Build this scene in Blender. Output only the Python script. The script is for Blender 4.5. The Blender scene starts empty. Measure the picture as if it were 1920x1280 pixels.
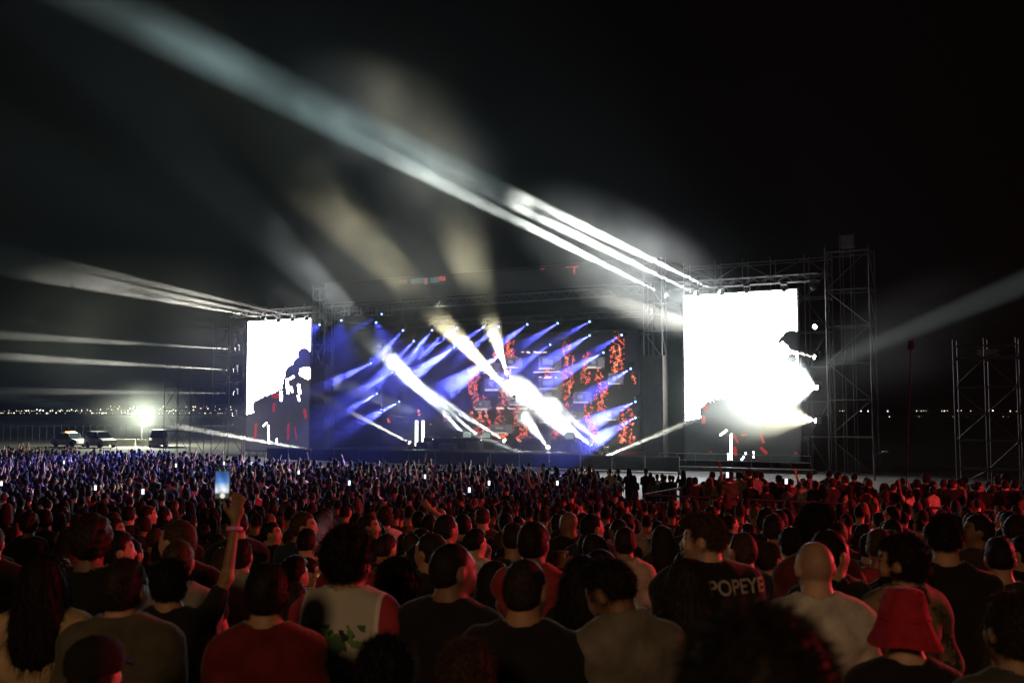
import bpy, math, random, time
import numpy as np
from mathutils import Vector, Matrix, Quaternion
T0 = time.time()
R = math.radians
scene = bpy.context.scene
COL = scene.collection
rng = random.Random(7)

# ------------------------------------------------------------------ camera
F_PX, HOR, CAM_Z = 1867.0, 772.0, 4.1
PITCH = math.atan((HOR - 640) / F_PX)
cam_data = bpy.data.cameras.new('camera')
cam = bpy.data.objects.new('camera', cam_data)
COL.objects.link(cam)
cam.location = (0, 0, CAM_Z)
cam.rotation_euler = (math.pi / 2 + PITCH, 0, 0)
cam_data.sensor_width = 36.0
cam_data.lens = 36.0 * F_PX / 1920
cam_data.clip_start = 0.1
cam_data.clip_end = 6000
cam_data.dof.use_dof = True
cam_data.dof.focus_distance = 32
cam_data.dof.aperture_fstop = 3.6
scene.camera = cam

# ------------------------------------------------------------------ world: clear night sky
world = bpy.data.worlds.new('World'); scene.world = world
world.use_nodes = True
wn = world.node_tree; wn.nodes.clear()
wo = wn.nodes.new('ShaderNodeOutputWorld'); wb = wn.nodes.new('ShaderNodeBackground')
sky = wn.nodes.new('ShaderNodeTexSky'); sky.sky_type = 'NISHITA'; sky.sun_disc = False
sky.sun_elevation = R(-5); sky.sun_rotation = R(200)
wb.inputs['Strength'].default_value = 0.10
wn.links.new(sky.outputs[0], wb.inputs['Color']); wn.links.new(wb.outputs[0], wo.inputs['Surface'])

# ------------------------------------------------------------------ render and exposure
vs = scene.view_settings
vs.view_transform = 'Standard'; vs.look = 'None'; vs.gamma = 1.0; vs.exposure = 0.0
vs.use_curve_mapping = False
cy = scene.cycles
scene.render.engine = 'CYCLES'
cy.use_denoising = True
try: cy.denoiser = 'OPENIMAGEDENOISE'
except Exception: pass
cy.denoising_input_passes = 'RGB_ALBEDO_NORMAL'
cy.use_adaptive_sampling = False
cy.max_bounces = 3; cy.diffuse_bounces = 1; cy.glossy_bounces = 1; cy.transmission_bounces = 2
cy.volume_bounces = 0; cy.transparent_max_bounces = 8
cy.sample_clamp_indirect = 3.0; cy.sample_clamp_direct = 0.0
cy.use_light_tree = True
cy.caustics_reflective = False; cy.caustics_refractive = False
cy.volume_step_rate = 1.0; cy.volume_max_steps = 64

# ------------------------------------------------------------------ helpers: geometry of the place
UP = Vector((0, -math.sin(PITCH), math.cos(PITCH)))
FW = Vector((0, math.cos(PITCH), math.sin(PITCH)))
CAM = Vector((0, 0, CAM_Z))
def ray(x, y):
    return FW + Vector((1, 0, 0)) * ((x - 960) / F_PX) + UP * ((640 - y) / F_PX)
def at(x, y, depth):
    d = ray(x, y); return CAM + d * (depth / d.y)
# stage frame: s runs along the stage to stage left of the picture, d goes back from its front line
SO = Vector((16.1, 70.0, 0)); SU = Vector((-0.8727, 0.4882, 0)); SB = Vector((0.4882, 0.8727, 0))
def sp(x, y, d=0.0):
    r = ray(x, y); k = ((SO - CAM).dot(SB) + d) / r.dot(SB)
    return CAM + r * k
def sw(s, d, z):
    return SO + SU * s + SB * d + Vector((0, 0, z))
def s_of(p): return (p - SO).dot(SU)
def ground_z(y):
    return float(np.interp(y, [-30, 0, 3, 9.5, 16, 24, 32], [2.6, 2.1, 1.85, 1.3, .75, .2, 0]))
# ------------------------------------------------------------------ helpers: objects, meshes, materials
def tag(o, label=None, cat=None, group=None, kind=None):
    if label: o['label'] = label
    if cat: o['category'] = cat
    if group: o['group'] = group
    if kind: o['kind'] = kind
    return o
def empty(name, loc=(0, 0, 0), rz=0.0, label=None, cat=None, group=None):
    o = bpy.data.objects.new(name, None); COL.objects.link(o)
    o.location = loc; o.rotation_euler = (0, 0, rz); o.empty_display_size = .2
    return tag(o, label, cat, group)
def mobj(name, me, parent=None, mat=None, loc=None):
    if mat is not None and len(me.materials) == 0: me.materials.append(mat)
    o = bpy.data.objects.new(name, me); COL.objects.link(o)
    if parent is not None: o.parent = parent
    if loc is not None: o.location = loc
    return o
def mesh_np(name, V, Q, smooth=True):
    """V (n,3) array; Q (m,4) or (m,3) int array"""
    me = bpy.data.meshes.new(name)
    V = np.asarray(V, np.float32); Q = np.asarray(Q, np.int32); k = Q.shape[1]
    me.vertices.add(len(V)); me.vertices.foreach_set('co', V.ravel())
    me.loops.add(Q.size); me.loops.foreach_set('vertex_index', Q.ravel())
    me.polygons.add(len(Q)); me.polygons.foreach_set('loop_start', np.arange(0, Q.size, k, dtype=np.int32))
    me.polygons.foreach_set('loop_total', np.full(len(Q), k, np.int32))
    if smooth: me.polygons.foreach_set('use_smooth', np.ones(len(Q), bool))
    me.update(calc_edges=True); me.validate()
    return me
class MB:
    """collects faces of one mesh"""
    def __init__(s): s.v = []; s.f = []; s.mi = []
    def poly(s, pts, mi=0):
        n = len(s.v); s.v += [tuple(p) for p in pts]; s.f.append(tuple(range(n, n + len(pts)))); s.mi.append(mi)
    def hexa(s, p, mi=0):
        """8 corners, bottom ring then top ring"""
        n = len(s.v); s.v += [tuple(q) for q in p]
        for f in ((3, 2, 1, 0), (4, 5, 6, 7), (0, 1, 5, 4), (1, 2, 6, 5), (2, 3, 7, 6), (3, 0, 4, 7)):
            s.f.append(tuple(n + i for i in f)); s.mi.append(mi)
    def box(s, lo, hi, mi=0, taper=0.0):
        x0, y0, z0 = lo; x1, y1, z1 = hi; t = taper
        s.hexa([(x0, y0, z0), (x1, y0, z0), (x1, y1, z0), (x0, y1, z0),
                (x0 + t, y0 + t, z1), (x1 - t, y0 + t, z1), (x1 - t, y1 - t, z1), (x0 + t, y1 - t, z1)], mi)
    def tube(s, a, b, r0, r1=None, n=8, mi=0, cap=True):
        a = Vector(a); b = Vector(b); r1 = r0 if r1 is None else r1
        d = (b - a).normalized(); u = d.orthogonal().normalized(); w = d.cross(u)
        k = len(s.v)
        for p, r in ((a, r0), (b, r1)):
            for i in range(n):
                t = 2 * math.pi * i / n; s.v.append(tuple(p + u * (r * math.cos(t)) + w * (r * math.sin(t))))
        for i in range(n):
            j = (i + 1) % n; s.f.append((k + i, k + j, k + n + j, k + n + i)); s.mi.append(mi)
        if cap:
            s.f.append(tuple(k + i for i in reversed(range(n)))); s.mi.append(mi)
            s.f.append(tuple(k + n + i for i in range(n))); s.mi.append(mi)
    def lathe(s, prof, c=(0, 0, 0), n=16, mi=0):
        k = len(s.v)
        for r, z in prof:
            for i in range(n):
                t = 2 * math.pi * i / n; s.v.append((c[0] + r * math.cos(t), c[1] + r * math.sin(t), c[2] + z))
        for j in range(len(prof) - 1):
            for i in range(n):
                q = (i + 1) % n
                s.f.append((k + j * n + i, k + j * n + q, k + (j + 1) * n + q, k + (j + 1) * n + i)); s.mi.append(mi)
    def mesh(s, name, mats=None, smooth=False):
        me = bpy.data.meshes.new(name); me.from_pydata(s.v, [], s.f)
        if mats:
            for m in (mats if isinstance(mats, (list, tuple)) else [mats]): me.materials.append(m)
        me.polygons.foreach_set('material_index', s.mi)
        if smooth: me.polygons.foreach_set('use_smooth', [True] * len(s.f))
        me.update(); return me
    def build(s, name, mats, parent=None, smooth=False, loc=None):
        return mobj(name, s.mesh(name, mats, smooth), parent, None, loc)

def new_mat(name):
    m = bpy.data.materials.new(name); m.use_nodes = True; n = m.node_tree; n.nodes.clear()
    return m, n.nodes.new, n.links.new
def pmat(name, col, rough=.6, metal=0.0, scale=6.0, amt=.25, bump=0.0, objcol=False, det=4.0, spec=.5, coord='Object', sheen=0.0, tint=False):
    """principled material whose colour is mottled by noise; objcol multiplies by the object's own colour"""
    m, N, L = new_mat(name)
    o = N('ShaderNodeOutputMaterial'); b = N('ShaderNodeBsdfPrincipled'); L(b.outputs[0], o.inputs['Surface'])
    tc = N('ShaderNodeTexCoord'); no = N('ShaderNodeTexNoise'); no.inputs['Scale'].default_value = scale; no.inputs['Detail'].default_value = det
    L(tc.outputs[coord], no.inputs['Vector'])
    mr = N('ShaderNodeMapRange'); mr.inputs[1].default_value = .3; mr.inputs[2].default_value = .7
    mr.inputs[3].default_value = 1 - amt; mr.inputs[4].default_value = 1 + amt
    L(no.outputs[0], mr.inputs[0])
    mx = N('ShaderNodeMix'); mx.data_type = 'RGBA'; mx.blend_type = 'MULTIPLY'; mx.inputs[0].default_value = 1
    if objcol:
        oi = N('ShaderNodeObjectInfo'); L(oi.outputs['Color'], mx.inputs[6])
    else: mx.inputs[6].default_value = (*col, 1)
    L(mr.outputs[0], mx.inputs[7])
    if tint:
        at_ = N('ShaderNodeAttribute'); at_.attribute_name = 'tint'
        m2 = N('ShaderNodeMix'); m2.data_type = 'RGBA'; m2.blend_type = 'MULTIPLY'; m2.inputs[0].default_value = 1
        L(mx.outputs[2], m2.inputs[6]); L(at_.outputs['Color'], m2.inputs[7]); L(m2.outputs[2], b.inputs['Base Color'])
    else: L(mx.outputs[2], b.inputs['Base Color'])
    b.inputs['Roughness'].default_value = rough; b.inputs['Metallic'].default_value = metal
    b.inputs['Specular IOR Level'].default_value = spec
    if sheen: b.inputs['Sheen Weight'].default_value = sheen
    if bump:
        bp = N('ShaderNodeBump'); bp.inputs['Strength'].default_value = bump; bp.inputs['Distance'].default_value = .02
        n2 = N('ShaderNodeTexNoise'); n2.inputs['Scale'].default_value = scale * 3; n2.inputs['Detail'].default_value = 5
        L(tc.outputs[coord], n2.inputs['Vector']); L(n2.outputs[0], bp.inputs['Height']); L(bp.outputs[0], b.inputs['Normal'])
    return m
def emat(name, col, strength, sampled=True):
    m, N, L = new_mat(name)
    o = N('ShaderNodeOutputMaterial'); e = N('ShaderNodeEmission')
    e.inputs[0].default_value = (*col, 1); e.inputs[1].default_value = strength
    L(e.outputs[0], o.inputs['Surface'])
    if not sampled: m.cycles.emission_sampling = 'NONE'
    return m
def attr_emat(name, strength):
    """a screen: emission follows the picture stored in the mesh colours"""
    m, N, L = new_mat(name)
    o = N('ShaderNodeOutputMaterial'); e = N('ShaderNodeEmission'); a = N('ShaderNodeAttribute'); a.attribute_name = 'picture'
    e.inputs[1].default_value = strength; L(a.outputs['Color'], e.inputs[0])
    g = N('ShaderNodeBsdfPrincipled'); g.inputs['Base Color'].default_value = (.012, .012, .013, 1); g.inputs['Roughness'].default_value = .45
    s = N('ShaderNodeAddShader'); L(e.outputs[0], s.inputs[0]); L(g.outputs[0], s.inputs[1]); L(s.outputs[0], o.inputs['Surface'])
    m.cycles.emission_sampling = 'NONE'
    return m

M = {}
M['steel'] = pmat('galvanised_steel', (.12, .12, .118), .55, .5, 3, .25)
M['black'] = pmat('black_metal', (.025, .025, .027), .5, .2, 4, .3)
M['black_cloth'] = pmat('black_drape', (.012, .012, .013), .9, 0, 2, .3, spec=.1)
M['deck'] = pmat('stage_ply', (.06, .055, .05), .55, 0, 1.2, .35)
M['deck_side'] = pmat('stage_fascia', (.07, .065, .058), .7, 0, .8, .35)
M['grey'] = pmat('grey_case', (.16, .16, .165), .55, 0, 3, .25)
M['ground'] = pmat('trodden_earth', (.075, .066, .05), .95, 0, .35, .4, .5)
M['white_paint'] = pmat('white_car_paint', (.7, .7, .66), .3, 0, 1.5, .06)
M['glass'] = pmat('dark_glass', (.02, .025, .03), .08, 0, 1, .1)
M['tyre'] = pmat('rubber', (.02, .02, .02), .8, 0, 6, .2)
M['banner'] = pmat('dark_scrim', (.03, .028, .028), .85, 0, 2.5, .35)
M['tin'] = pmat('wind_worn_canvas', (.5, .49, .42), .8, 0, 1.5, .15)
M['skin'] = pmat('skin', (1, 1, 1), .55, 0, 14, .12, .05, objcol=True, spec=.35, tint=True)
M['hair'] = pmat('hair', (1, 1, 1), .62, 0, 70, .6, .0, objcol=True, spec=.12)
M['cloth'] = pmat('cotton', (1, 1, 1), .9, 0, 9, .28, .45, objcol=True, spec=.2, sheen=.15)
M['denim'] = pmat('denim', (.04, .05, .08), .9, 0, 9, .3, .2)
M['shoe'] = pmat('shoe_leather', (.05, .05, .05), .6, 0, 9, .3)
# ------------------------------------------------------------------ people: a smooth signed-distance body turned into one continuous mesh
class SDF:
    def __init__(s, lo, hi, h):
        s.h = h; s.lo = np.array(lo, np.float32)
        s.n = np.maximum(((np.array(hi) - s.lo) / h).astype(int) + 2, 3)
        s.ax = [s.lo[i] + h * np.arange(s.n[i], dtype=np.float32) for i in range(3)]
        s.v = np.full(s.n, .25, np.float32)
    def _sl(s, lo, hi, m):
        r = []
        for i in range(3):
            a = int((lo[i] - m - s.lo[i]) / s.h); b = int((hi[i] + m - s.lo[i]) / s.h) + 2
            r.append(slice(max(a, 0), max(min(b, s.n[i]), 0)))
        X, Y, Z = np.meshgrid(s.ax[0][r[0]], s.ax[1][r[1]], s.ax[2][r[2]], indexing='ij', sparse=True)
        return tuple(r), X, Y, Z
    def _mix(s, sl, d, k, mode):
        c = s.v[sl]
        if c.size == 0: return
        if mode == 'add':
            if k <= 0: s.v[sl] = np.minimum(c, d)
            else:
                h = np.maximum(k - np.abs(c - d), 0) / k; s.v[sl] = np.minimum(c, d) - h * h * k * .25
        else:
            d = -d
            if k <= 0: s.v[sl] = np.maximum(c, d)
            else:
                h = np.maximum(k - np.abs(c - d), 0) / k; s.v[sl] = np.maximum(c, d) + h * h * k * .25
    def ell(s, c, r, rot=None, k=.02, mode='add'):
        c = np.array(c, float); r = np.array(r, float); mr = max(r)
        ext = np.array([mr] * 3) if rot is not None else r
        sl, X, Y, Z = s._sl(c - ext, c + ext, k + 3 * s.h)
        x, y, z = X - c[0], Y - c[1], Z - c[2]
        if rot is not None:
            m = rot  # columns = local axes
            x, y, z = (x * m[0][0] + y * m[1][0] + z * m[2][0], x * m[0][1] + y * m[1][1] + z * m[2][1], x * m[0][2] + y * m[1][2] + z * m[2][2])
        k0 = np.sqrt((x / r[0]) ** 2 + (y / r[1]) ** 2 + (z / r[2]) ** 2)
        k1 = np.sqrt((x / r[0] ** 2) ** 2 + (y / r[1] ** 2) ** 2 + (z / r[2] ** 2) ** 2) + 1e-6
        s._mix(sl, k0 * (k0 - 1) / k1, k, mode)
    def cone(s, a, b, r0, r1, k=.02, mode='add'):
        a = np.array(a, float); b = np.array(b, float); m = max(r0, r1)
        sl, X, Y, Z = s._sl(np.minimum(a, b) - m, np.maximum(a, b) + m, k + 3 * s.h)
        d = b - a; L2 = float(d @ d) + 1e-9
        t = np.clip(((X - a[0]) * d[0] + (Y - a[1]) * d[1] + (Z - a[2]) * d[2]) / L2, 0, 1)
        q = np.sqrt((X - a[0] - t * d[0]) ** 2 + (Y - a[1] - t * d[1]) ** 2 + (Z - a[2] - t * d[2]) ** 2)
        s._mix(sl, q - (r0 + (r1 - r0) * t), k, mode)
    def box(s, c, hf, rot=None, k=.01, mode='sub'):
        c = np.array(c, float); e = np.array([float(np.linalg.norm(hf))] * 3)
        sl, X, Y, Z = s._sl(c - e, c + e, k + 3 * s.h)
        x, y, z = X - c[0], Y - c[1], Z - c[2]
        if rot is not None:
            m = rot
            x, y, z = (x * m[0][0] + y * m[1][0] + z * m[2][0], x * m[0][1] + y * m[1][1] + z * m[2][1], x * m[0][2] + y * m[1][2] + z * m[2][2])
        d = np.maximum(np.maximum(np.abs(x) - hf[0], np.abs(y) - hf[1]), np.abs(z) - hf[2])
        s._mix(sl, d, k, mode)
    def below(s, z0, sign=1):
        """keep only z > z0 (sign 1) or z < z0 (sign -1)"""
        d = (z0 - s.ax[2]) * sign
        s.v = np.maximum(s.v, d[None, None, :].astype(np.float32))
    def wobble(s, amp, fr, seed=0, zmin=None):
        X, Y, Z = np.meshgrid(*s.ax, indexing='ij', sparse=True)
        p = seed * 1.7
        w = (np.sin(X * fr + Z * fr * .43 + p) * np.sin(Z * fr * .8 - Y * fr * .6 + p * 2.1) +
             .6 * np.sin(X * fr * 1.9 - Z * fr * 1.3 + p * .7) * np.sin(Y * fr * 2.1 + Z * fr * .5 + p * 1.3))
        s.v += (amp * w).astype(np.float32)
    def folds(s, amp, seed):
        X, Y, Z = np.meshgrid(*s.ax, indexing='ij', sparse=True); p = seed * 2.3
        a = np.arctan2(X, Y + .02)
        w = np.sin(a * 7 + 5 * np.sin(Z * 6 + p) + p) * np.clip((1.38 - Z) * 2.2, .15, 1.3)      # hanging folds
        w = w + .9 * np.sin(Z * 38 + 3.2 * np.sin(X * 9 + p) + X * 14 * np.sin(p)) * np.clip(np.abs(X) * 7, .2, 1.2)  # drag creases towards the arms
        s.v += (amp * .8 * w).astype(np.float32)
    def streaks(s, amp, seed):
        X, Y, Z = np.meshgrid(*s.ax, indexing='ij', sparse=True); p = seed * 2.3
        a = np.arctan2(X, Y + .06)
        w = np.sin(a * 13 + 1.6 * np.sin(Z * 9 + p)) + .7 * np.sin(a * 29 - 2.6 * np.sin(Z * 11 + p * 2) + Z * 13)
        s.v += (amp * w).astype(np.float32)
    def mesh(s, name):
        v = s.v; n = s.n; ins = v < 0
        nc = n - 1
        acc = np.zeros((*nc, 3), np.float32); cnt = np.zeros(nc, np.float32)
        quads = []
        cid = np.arange(int(np.prod(nc))).reshape(nc)
        for ax in range(3):
            o = [1, 2] if ax == 0 else ([0, 2] if ax == 1 else [0, 1])
            a = [slice(None)] * 3; b = [slice(None)] * 3
            a[ax] = slice(0, -1); b[ax] = slice(1, None)
            cr = ins[tuple(a)] != ins[tuple(b)]
            I = np.argwhere(cr)
            if len(I) == 0: continue
            ok = (I[:, o[0]] > 0) & (I[:, o[1]] > 0) & (I[:, o[0]] < nc[o[0]]) & (I[:, o[1]] < nc[o[1]])
            I = I[ok]
            J = I.copy(); J[:, ax] += 1
            v0 = v[I[:, 0], I[:, 1], I[:, 2]]; v1 = v[J[:, 0], J[:, 1], J[:, 2]]
            t = v0 / (v0 - v1 + 1e-12)
            P = I.astype(np.float32); P[:, ax] += t
            cells = []
            for (da, db) in ((1, 1), (0, 1), (0, 0), (1, 0)):
                C = I.copy(); C[:, o[0]] -= da; C[:, o[1]] -= db
                np.add.at(acc, (C[:, 0], C[:, 1], C[:, 2]), P); np.add.at(cnt, (C[:, 0], C[:, 1], C[:, 2]), 1)
                cells.append(cid[C[:, 0], C[:, 1], C[:, 2]])
            q = np.stack(cells, 1)
            fl = (v0 < 0) if ax != 1 else (v0 >= 0)
            q[~fl] = q[~fl][:, ::-1]
            quads.append(q)
        Q = np.concatenate(quads)
        used, inv = np.unique(Q.ravel(), return_inverse=True)
        V = (acc.reshape(-1, 3)[used] / np.maximum(cnt.reshape(-1)[used], 1)[:, None]) * s.h + s.lo
        return V, inv.reshape(-1, 4)

def rotm(yaw, pitch, roll):
    return np.array((Matrix.Rotation(yaw, 3, 'Z') @ Matrix.Rotation(pitch, 3, 'X') @ Matrix.Rotation(roll, 3, 'Y')))

ARMS = {   # (elbow, wrist) for the right arm; the left is mirrored.  the figure faces +Y
    'down': ((.222, -.04, 1.13), (.232, .05, .89)),
    'hip': ((.30, -.06, 1.16), (.20, .07, .99)),
    'fold': ((.228, .05, 1.13), (-.02, .21, 1.13)),
    'phone': ((.23, .17, 1.2), (.07, .33, 1.44)),
    'up': ((.27, .06, 1.63), (.22, .13, 1.9)),
    'clap': ((.25, .10, 1.28), (.06, .26, 1.56)),
    'head': ((.33, .02, 1.62), (.12, -.04, 1.80)),
    'lit': ((.21, .15, 1.17), (.06, .17, 1.45)),
}
class Fig:
    """one figure, 1.75 m tall before scaling, feet at the origin, facing +Y"""
    def __init__(s, arms=('down', 'down'), yaw=0, pitch=0, roll=0, build=1.0, fem=False, h=.014, lean=0.0, hand=None, seed=0, custom=None, arm=1.0):
        s.arm = arm
        s.h = h; s.build = build; s.fem = fem; s.seed = seed; s.hand = hand
        s.rot = rotm(yaw, pitch, roll); s.piv = np.array((0, -.015, 1.52))
        s.arms = []
        for sgn, nm in ((1, arms[0]), (-1, arms[1])):
            e, w = ARMS[nm] if not (custom and sgn in custom) else custom[sgn]
            s.arms.append((sgn, np.array((sgn * e[0], e[1], e[2])), np.array((sgn * w[0], w[1], w[2]))))
        xs = [abs(w[0]) for _, e, w in s.arms] + [abs(e[0]) for _, e, w in s.arms] + [.3]
        zs = [w[2] for _, e, w in s.arms] + [1.6]; ys = [w[1] for _, e, w in s.arms] + [.16]
        s.lo = (-max(xs) - .12, -.26, -.03); s.hi = (max(xs) + .12, max(ys) + .16, max(max(zs) + .24, 1.86))
    def hp(s, p): return s.piv + s.rot @ (np.array(p) - s.piv)
    def shoulder(s, sg): return np.array((sg * (.150 if s.fem else .165) * s.build, -.015, 1.405))
    def head(s, g):
        e = lambda c, r, k=.02, mode='add': g.ell(s.hp(c), r, s.rot, k, mode)
        e((0, -.012, 1.662), (.074, .094, .088), .01)
        e((0, .012, 1.64), (.066, .08, .09), .03)
        e((0, .038, 1.578), (.05, .056, .056), .04)          # jaw
        e((0, .078, 1.545), (.02, .018, .016), .03)          # chin
        e((0, .074, 1.668), (.05, .018, .012), .02)          # brow
        for sg in (-1, 1):
            e((sg * .036, .066, 1.612), (.02, .018, .018), .03)   # cheek
            e((sg * .031, .096, 1.648), (.015, .014, .011), .008, 'sub')
            e((sg * .030, .084, 1.648), (.012, .012, .012), .004)
            e((sg * .078, -.008, 1.632), (.011, .021, .033), .008)  # ear
        g.cone(s.hp((0, .088, 1.652)), s.hp((0, .112, 1.612)), .009, .013, .012)  # nose
        e((0, .088, 1.582), (.024, .012, .006), .008); e((0, .086, 1.570), (.02, .012, .006), .008)   # lips
    def neck(s, g, t=0.0):
        b = s.build
        r = (.046 if s.fem else .056) * (.6 + .4 * b)
        g.cone((0, -.03, 1.44), s.hp((0, -.022, 1.585)), r + .008 + t, r + t, .04)
    def torso(s, g, t=0.0, k=.06):
        b = s.build
        if s.fem:
            g.ell((0, 0, 1.29), (.145 * b + t, .105 * b + t, .19 + t), None, k)
            g.ell((0, .05, 1.27), (.12 * b + t, .075 * b + t, .06 + t), None, k)
            g.ell((0, 0, 1.09), (.118 * b + t, .095 * b + t, .17 + t), None, k)
            g.ell((0, -.01, .93), (.165 * b + t, .12 * b + t, .14 + t), None, k)
        else:
            g.ell((0, .005, 1.30), (.155 * b + t, .115 * b + t, .19 + t), None, k)
            g.ell((0, -.01, 1.34), (.145 * b + t, .105 * b + t, .12 + t), None, k)
            g.ell((0, .01, 1.08), (.142 * b + t, .11 * b + t, .18 + t), None, k)
            g.ell((0, -.01, .93), (.155 * b + t, .115 * b + t, .13 + t), None, k)
        R_ = s.shoulder(1)
        g.cone((-R_[0] * .82, -.015, 1.415), (R_[0] * .82, -.015, 1.415), .05 + t, .05 + t, k)
        for sg in (-1, 1): g.cone((sg * .032, -.035, 1.51), (sg * R_[0] * .85, -.02, 1.425), .034 + t, .038 + t, k)
    def body(s):
        g = SDF(s.lo, s.hi, s.h)
        s.torso(g); s.neck(g); s.head(g)
        b = .55 + .45 * s.build; f = (.84 if s.fem else 1.0) * s.arm
        for sg, e, w in s.arms:
            a = s.shoulder(sg)
            g.ell(a, (.056 * b * f,) * 3, None, .04)
            g.cone(a, e, .05 * b * f, .041 * b * f, .02); g.cone(e, w, .041 * b * f, .027 * f, .02)
            d = (w - e) / np.linalg.norm(w - e)
            if s.hand and s.hand[0] == sg: s.grip(g, w, d, sg)
            else:
                side = np.cross(d, (0, 1, 0)); side = side / (np.linalg.norm(side) + 1e-6)
                up = np.cross(side, d)
                pm = w + d * .055
                rt = np.stack([side, up, d], 1)
                g.ell(pm, (.038 * f, .017, .05), rt, .02)
                for i, L in enumerate((.062, .072, .068, .052)):
                    o = side * ((i - 1.5) * .022); p0 = pm + o + d * .035
                    p1 = p0 + d * L * .6 + up * .006; p2 = p1 + d * L * .42 + up * .012
                    g.cone(p0, p1, .0105, .010, .006); g.cone(p1, p2, .010, .0095, .006)
                p0 = pm - side * .03 - d * .02; p1 = p0 - side * .025 + d * .035; p2 = p1 + d * .03 + up * .012
                g.cone(p0, p1, .012, .010, .01); g.cone(p1, p2, .010, .008, .006)
        for sg in (-1, 1):
            g.cone((sg * .088, -.005, .9), (sg * .1, .01, .5), .082 * b, .056 * b, .05)
            g.cone((sg * .1, .01, .5), (sg * .105, -.015, .1), .054 * b, .036, .02)
            g.cone((sg * .1, -.012, .3), (sg * .1, -.018, .38), .042 * b, .044 * b, .05)
            g.ell((sg * .108, .045, .045), (.042, .12, .042), None, .03)
        return g.mesh('body')
    def grip(s, g, w, d, sg):
        """a hand closed on the edge of a phone: palm beside it, fingers curling round its back, thumb on its face"""
        ph = np.array(s.hand[1])           # centre of the phone
        side = ph - w; side = side - d * (side @ d); side /= np.linalg.norm(side)
        up = np.cross(side, d); up = up if up[1] > 0 else -up   # away from the viewer
        pm = w + d * .055 + side * .004
        g.ell(pm, (.04, .019, .054), np.stack([side, up, d], 1), .02)
        for i, L in enumerate((.058, .07, .066, .056)):
            p0 = pm + d * (.052 - .004 * abs(i - 1.2)) * 1 + side * ((1.5 - i) * .018) + d * .002
            p1 = p0 + d * L * .55 + up * .012; p2 = p1 + side * L * .4 + d * L * .2 + up * .006
            g.cone(p0, p1, .0098, .009, .005); g.cone(p1, p2, .009, .0075, .004)
        p0 = pm + side * .03 - d * .02; p1 = p0 + side * .03 + d * .03 - up * .012; p2 = p1 + side * .012 + d * .035
        g.cone(p0, p1, .0125, .0105, .008); g.cone(p1, p2, .0105, .0085, .005)
    def shirt(s, sleeve='short', hem=.86, loose=.018, wr=.0065, hood=False, collar=False, tank=False):
        g = SDF(s.lo, s.hi, s.h); t = loose
        s.torso(g, t, .07)
        g.ell((0, 0, hem + .1), ((.158 if s.fem else .165) * s.build + t, .122 * s.build + t, .2), None, .08)
        b = .55 + .45 * s.build; f = (.84 if s.fem else 1.0) * s.arm
        if not tank:
            for sg, e, w in s.arms:
                a = s.shoulder(sg); g.ell(a, (.052 * b * f + t,) * 3, None, .05)
                if sleeve == 'short': g.cone(a, a + (e - a) * .68, .050 * b * f + t, .047 * b * f + t, .04)
                else:
                    g.cone(a, e, .052 * b * f + t, .046 * b * f + t, .04); g.cone(e, e + (w - e) * .92, .046 * b * f + t, .034 + t * .8, .03)
        g.folds(wr, s.seed); g.wobble(wr * .16, 71, s.seed + 3)
        if hood:
            g.ell((0, -.085, 1.455), (.105, .06, .075), None, .05)
            for sg in (-1, 1): g.cone((sg * .07, -.05, 1.48), (sg * .05, .05, 1.43), .034, .025, .04)
        # neck opening
        g.cone((0, -.018, 1.475 if not hood else 1.50), s.hp((0, -.022, 1.63)), .066, .085, .02, 'sub')
        if collar:
            for i in range(14):
                t0 = 2 * math.pi * i / 14; t1 = 2 * math.pi * (i + 1) / 14
                p = lambda t_: (.066 * math.sin(t_), -.022 + .062 * math.cos(t_), 1.497 - .012 * math.cos(t_))
                g.cone(p(t0), p(t1), .014, .014, .006)
        g.below(hem)
        return g.mesh('shirt')
    def trousers(s, t=.013, bottom=.09):
        g = SDF((-.34, -.24, -.02), (.34, .24, 1.06), max(s.h, .018))
        b = .55 + .45 * s.build
        g.ell((0, -.01, .93), ((.165 if s.fem else .155) * s.build + t, .12 * s.build + t, .13 + t), None, .05)
        for sg in (-1, 1):
            g.cone((sg * .088, -.005, .9), (sg * .1, .01, .5), .084 * b + t, .06 * b + t, .03)
            g.cone((sg * .1, .01, .5), (sg * .105, -.015, .08), .06 * b + t, .05 + t, .02)
        g.wobble(.003, 35, s.seed + 9)
        g.below(1.0, -1); g.below(bottom)
        return g.mesh('trousers')
    def shoes(s):
        g = SDF((-.2, -.16, -.01), (.2, .24, .16), .016)
        for sg in (-1, 1):
            g.ell((sg * .108, .04, .045), (.05, .135, .05), None, .02); g.cone((sg * .106, -.015, .05), (sg * .105, -.015, .1), .05, .046, .02)
        g.below(.004)
        return g.mesh('shoes')
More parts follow.
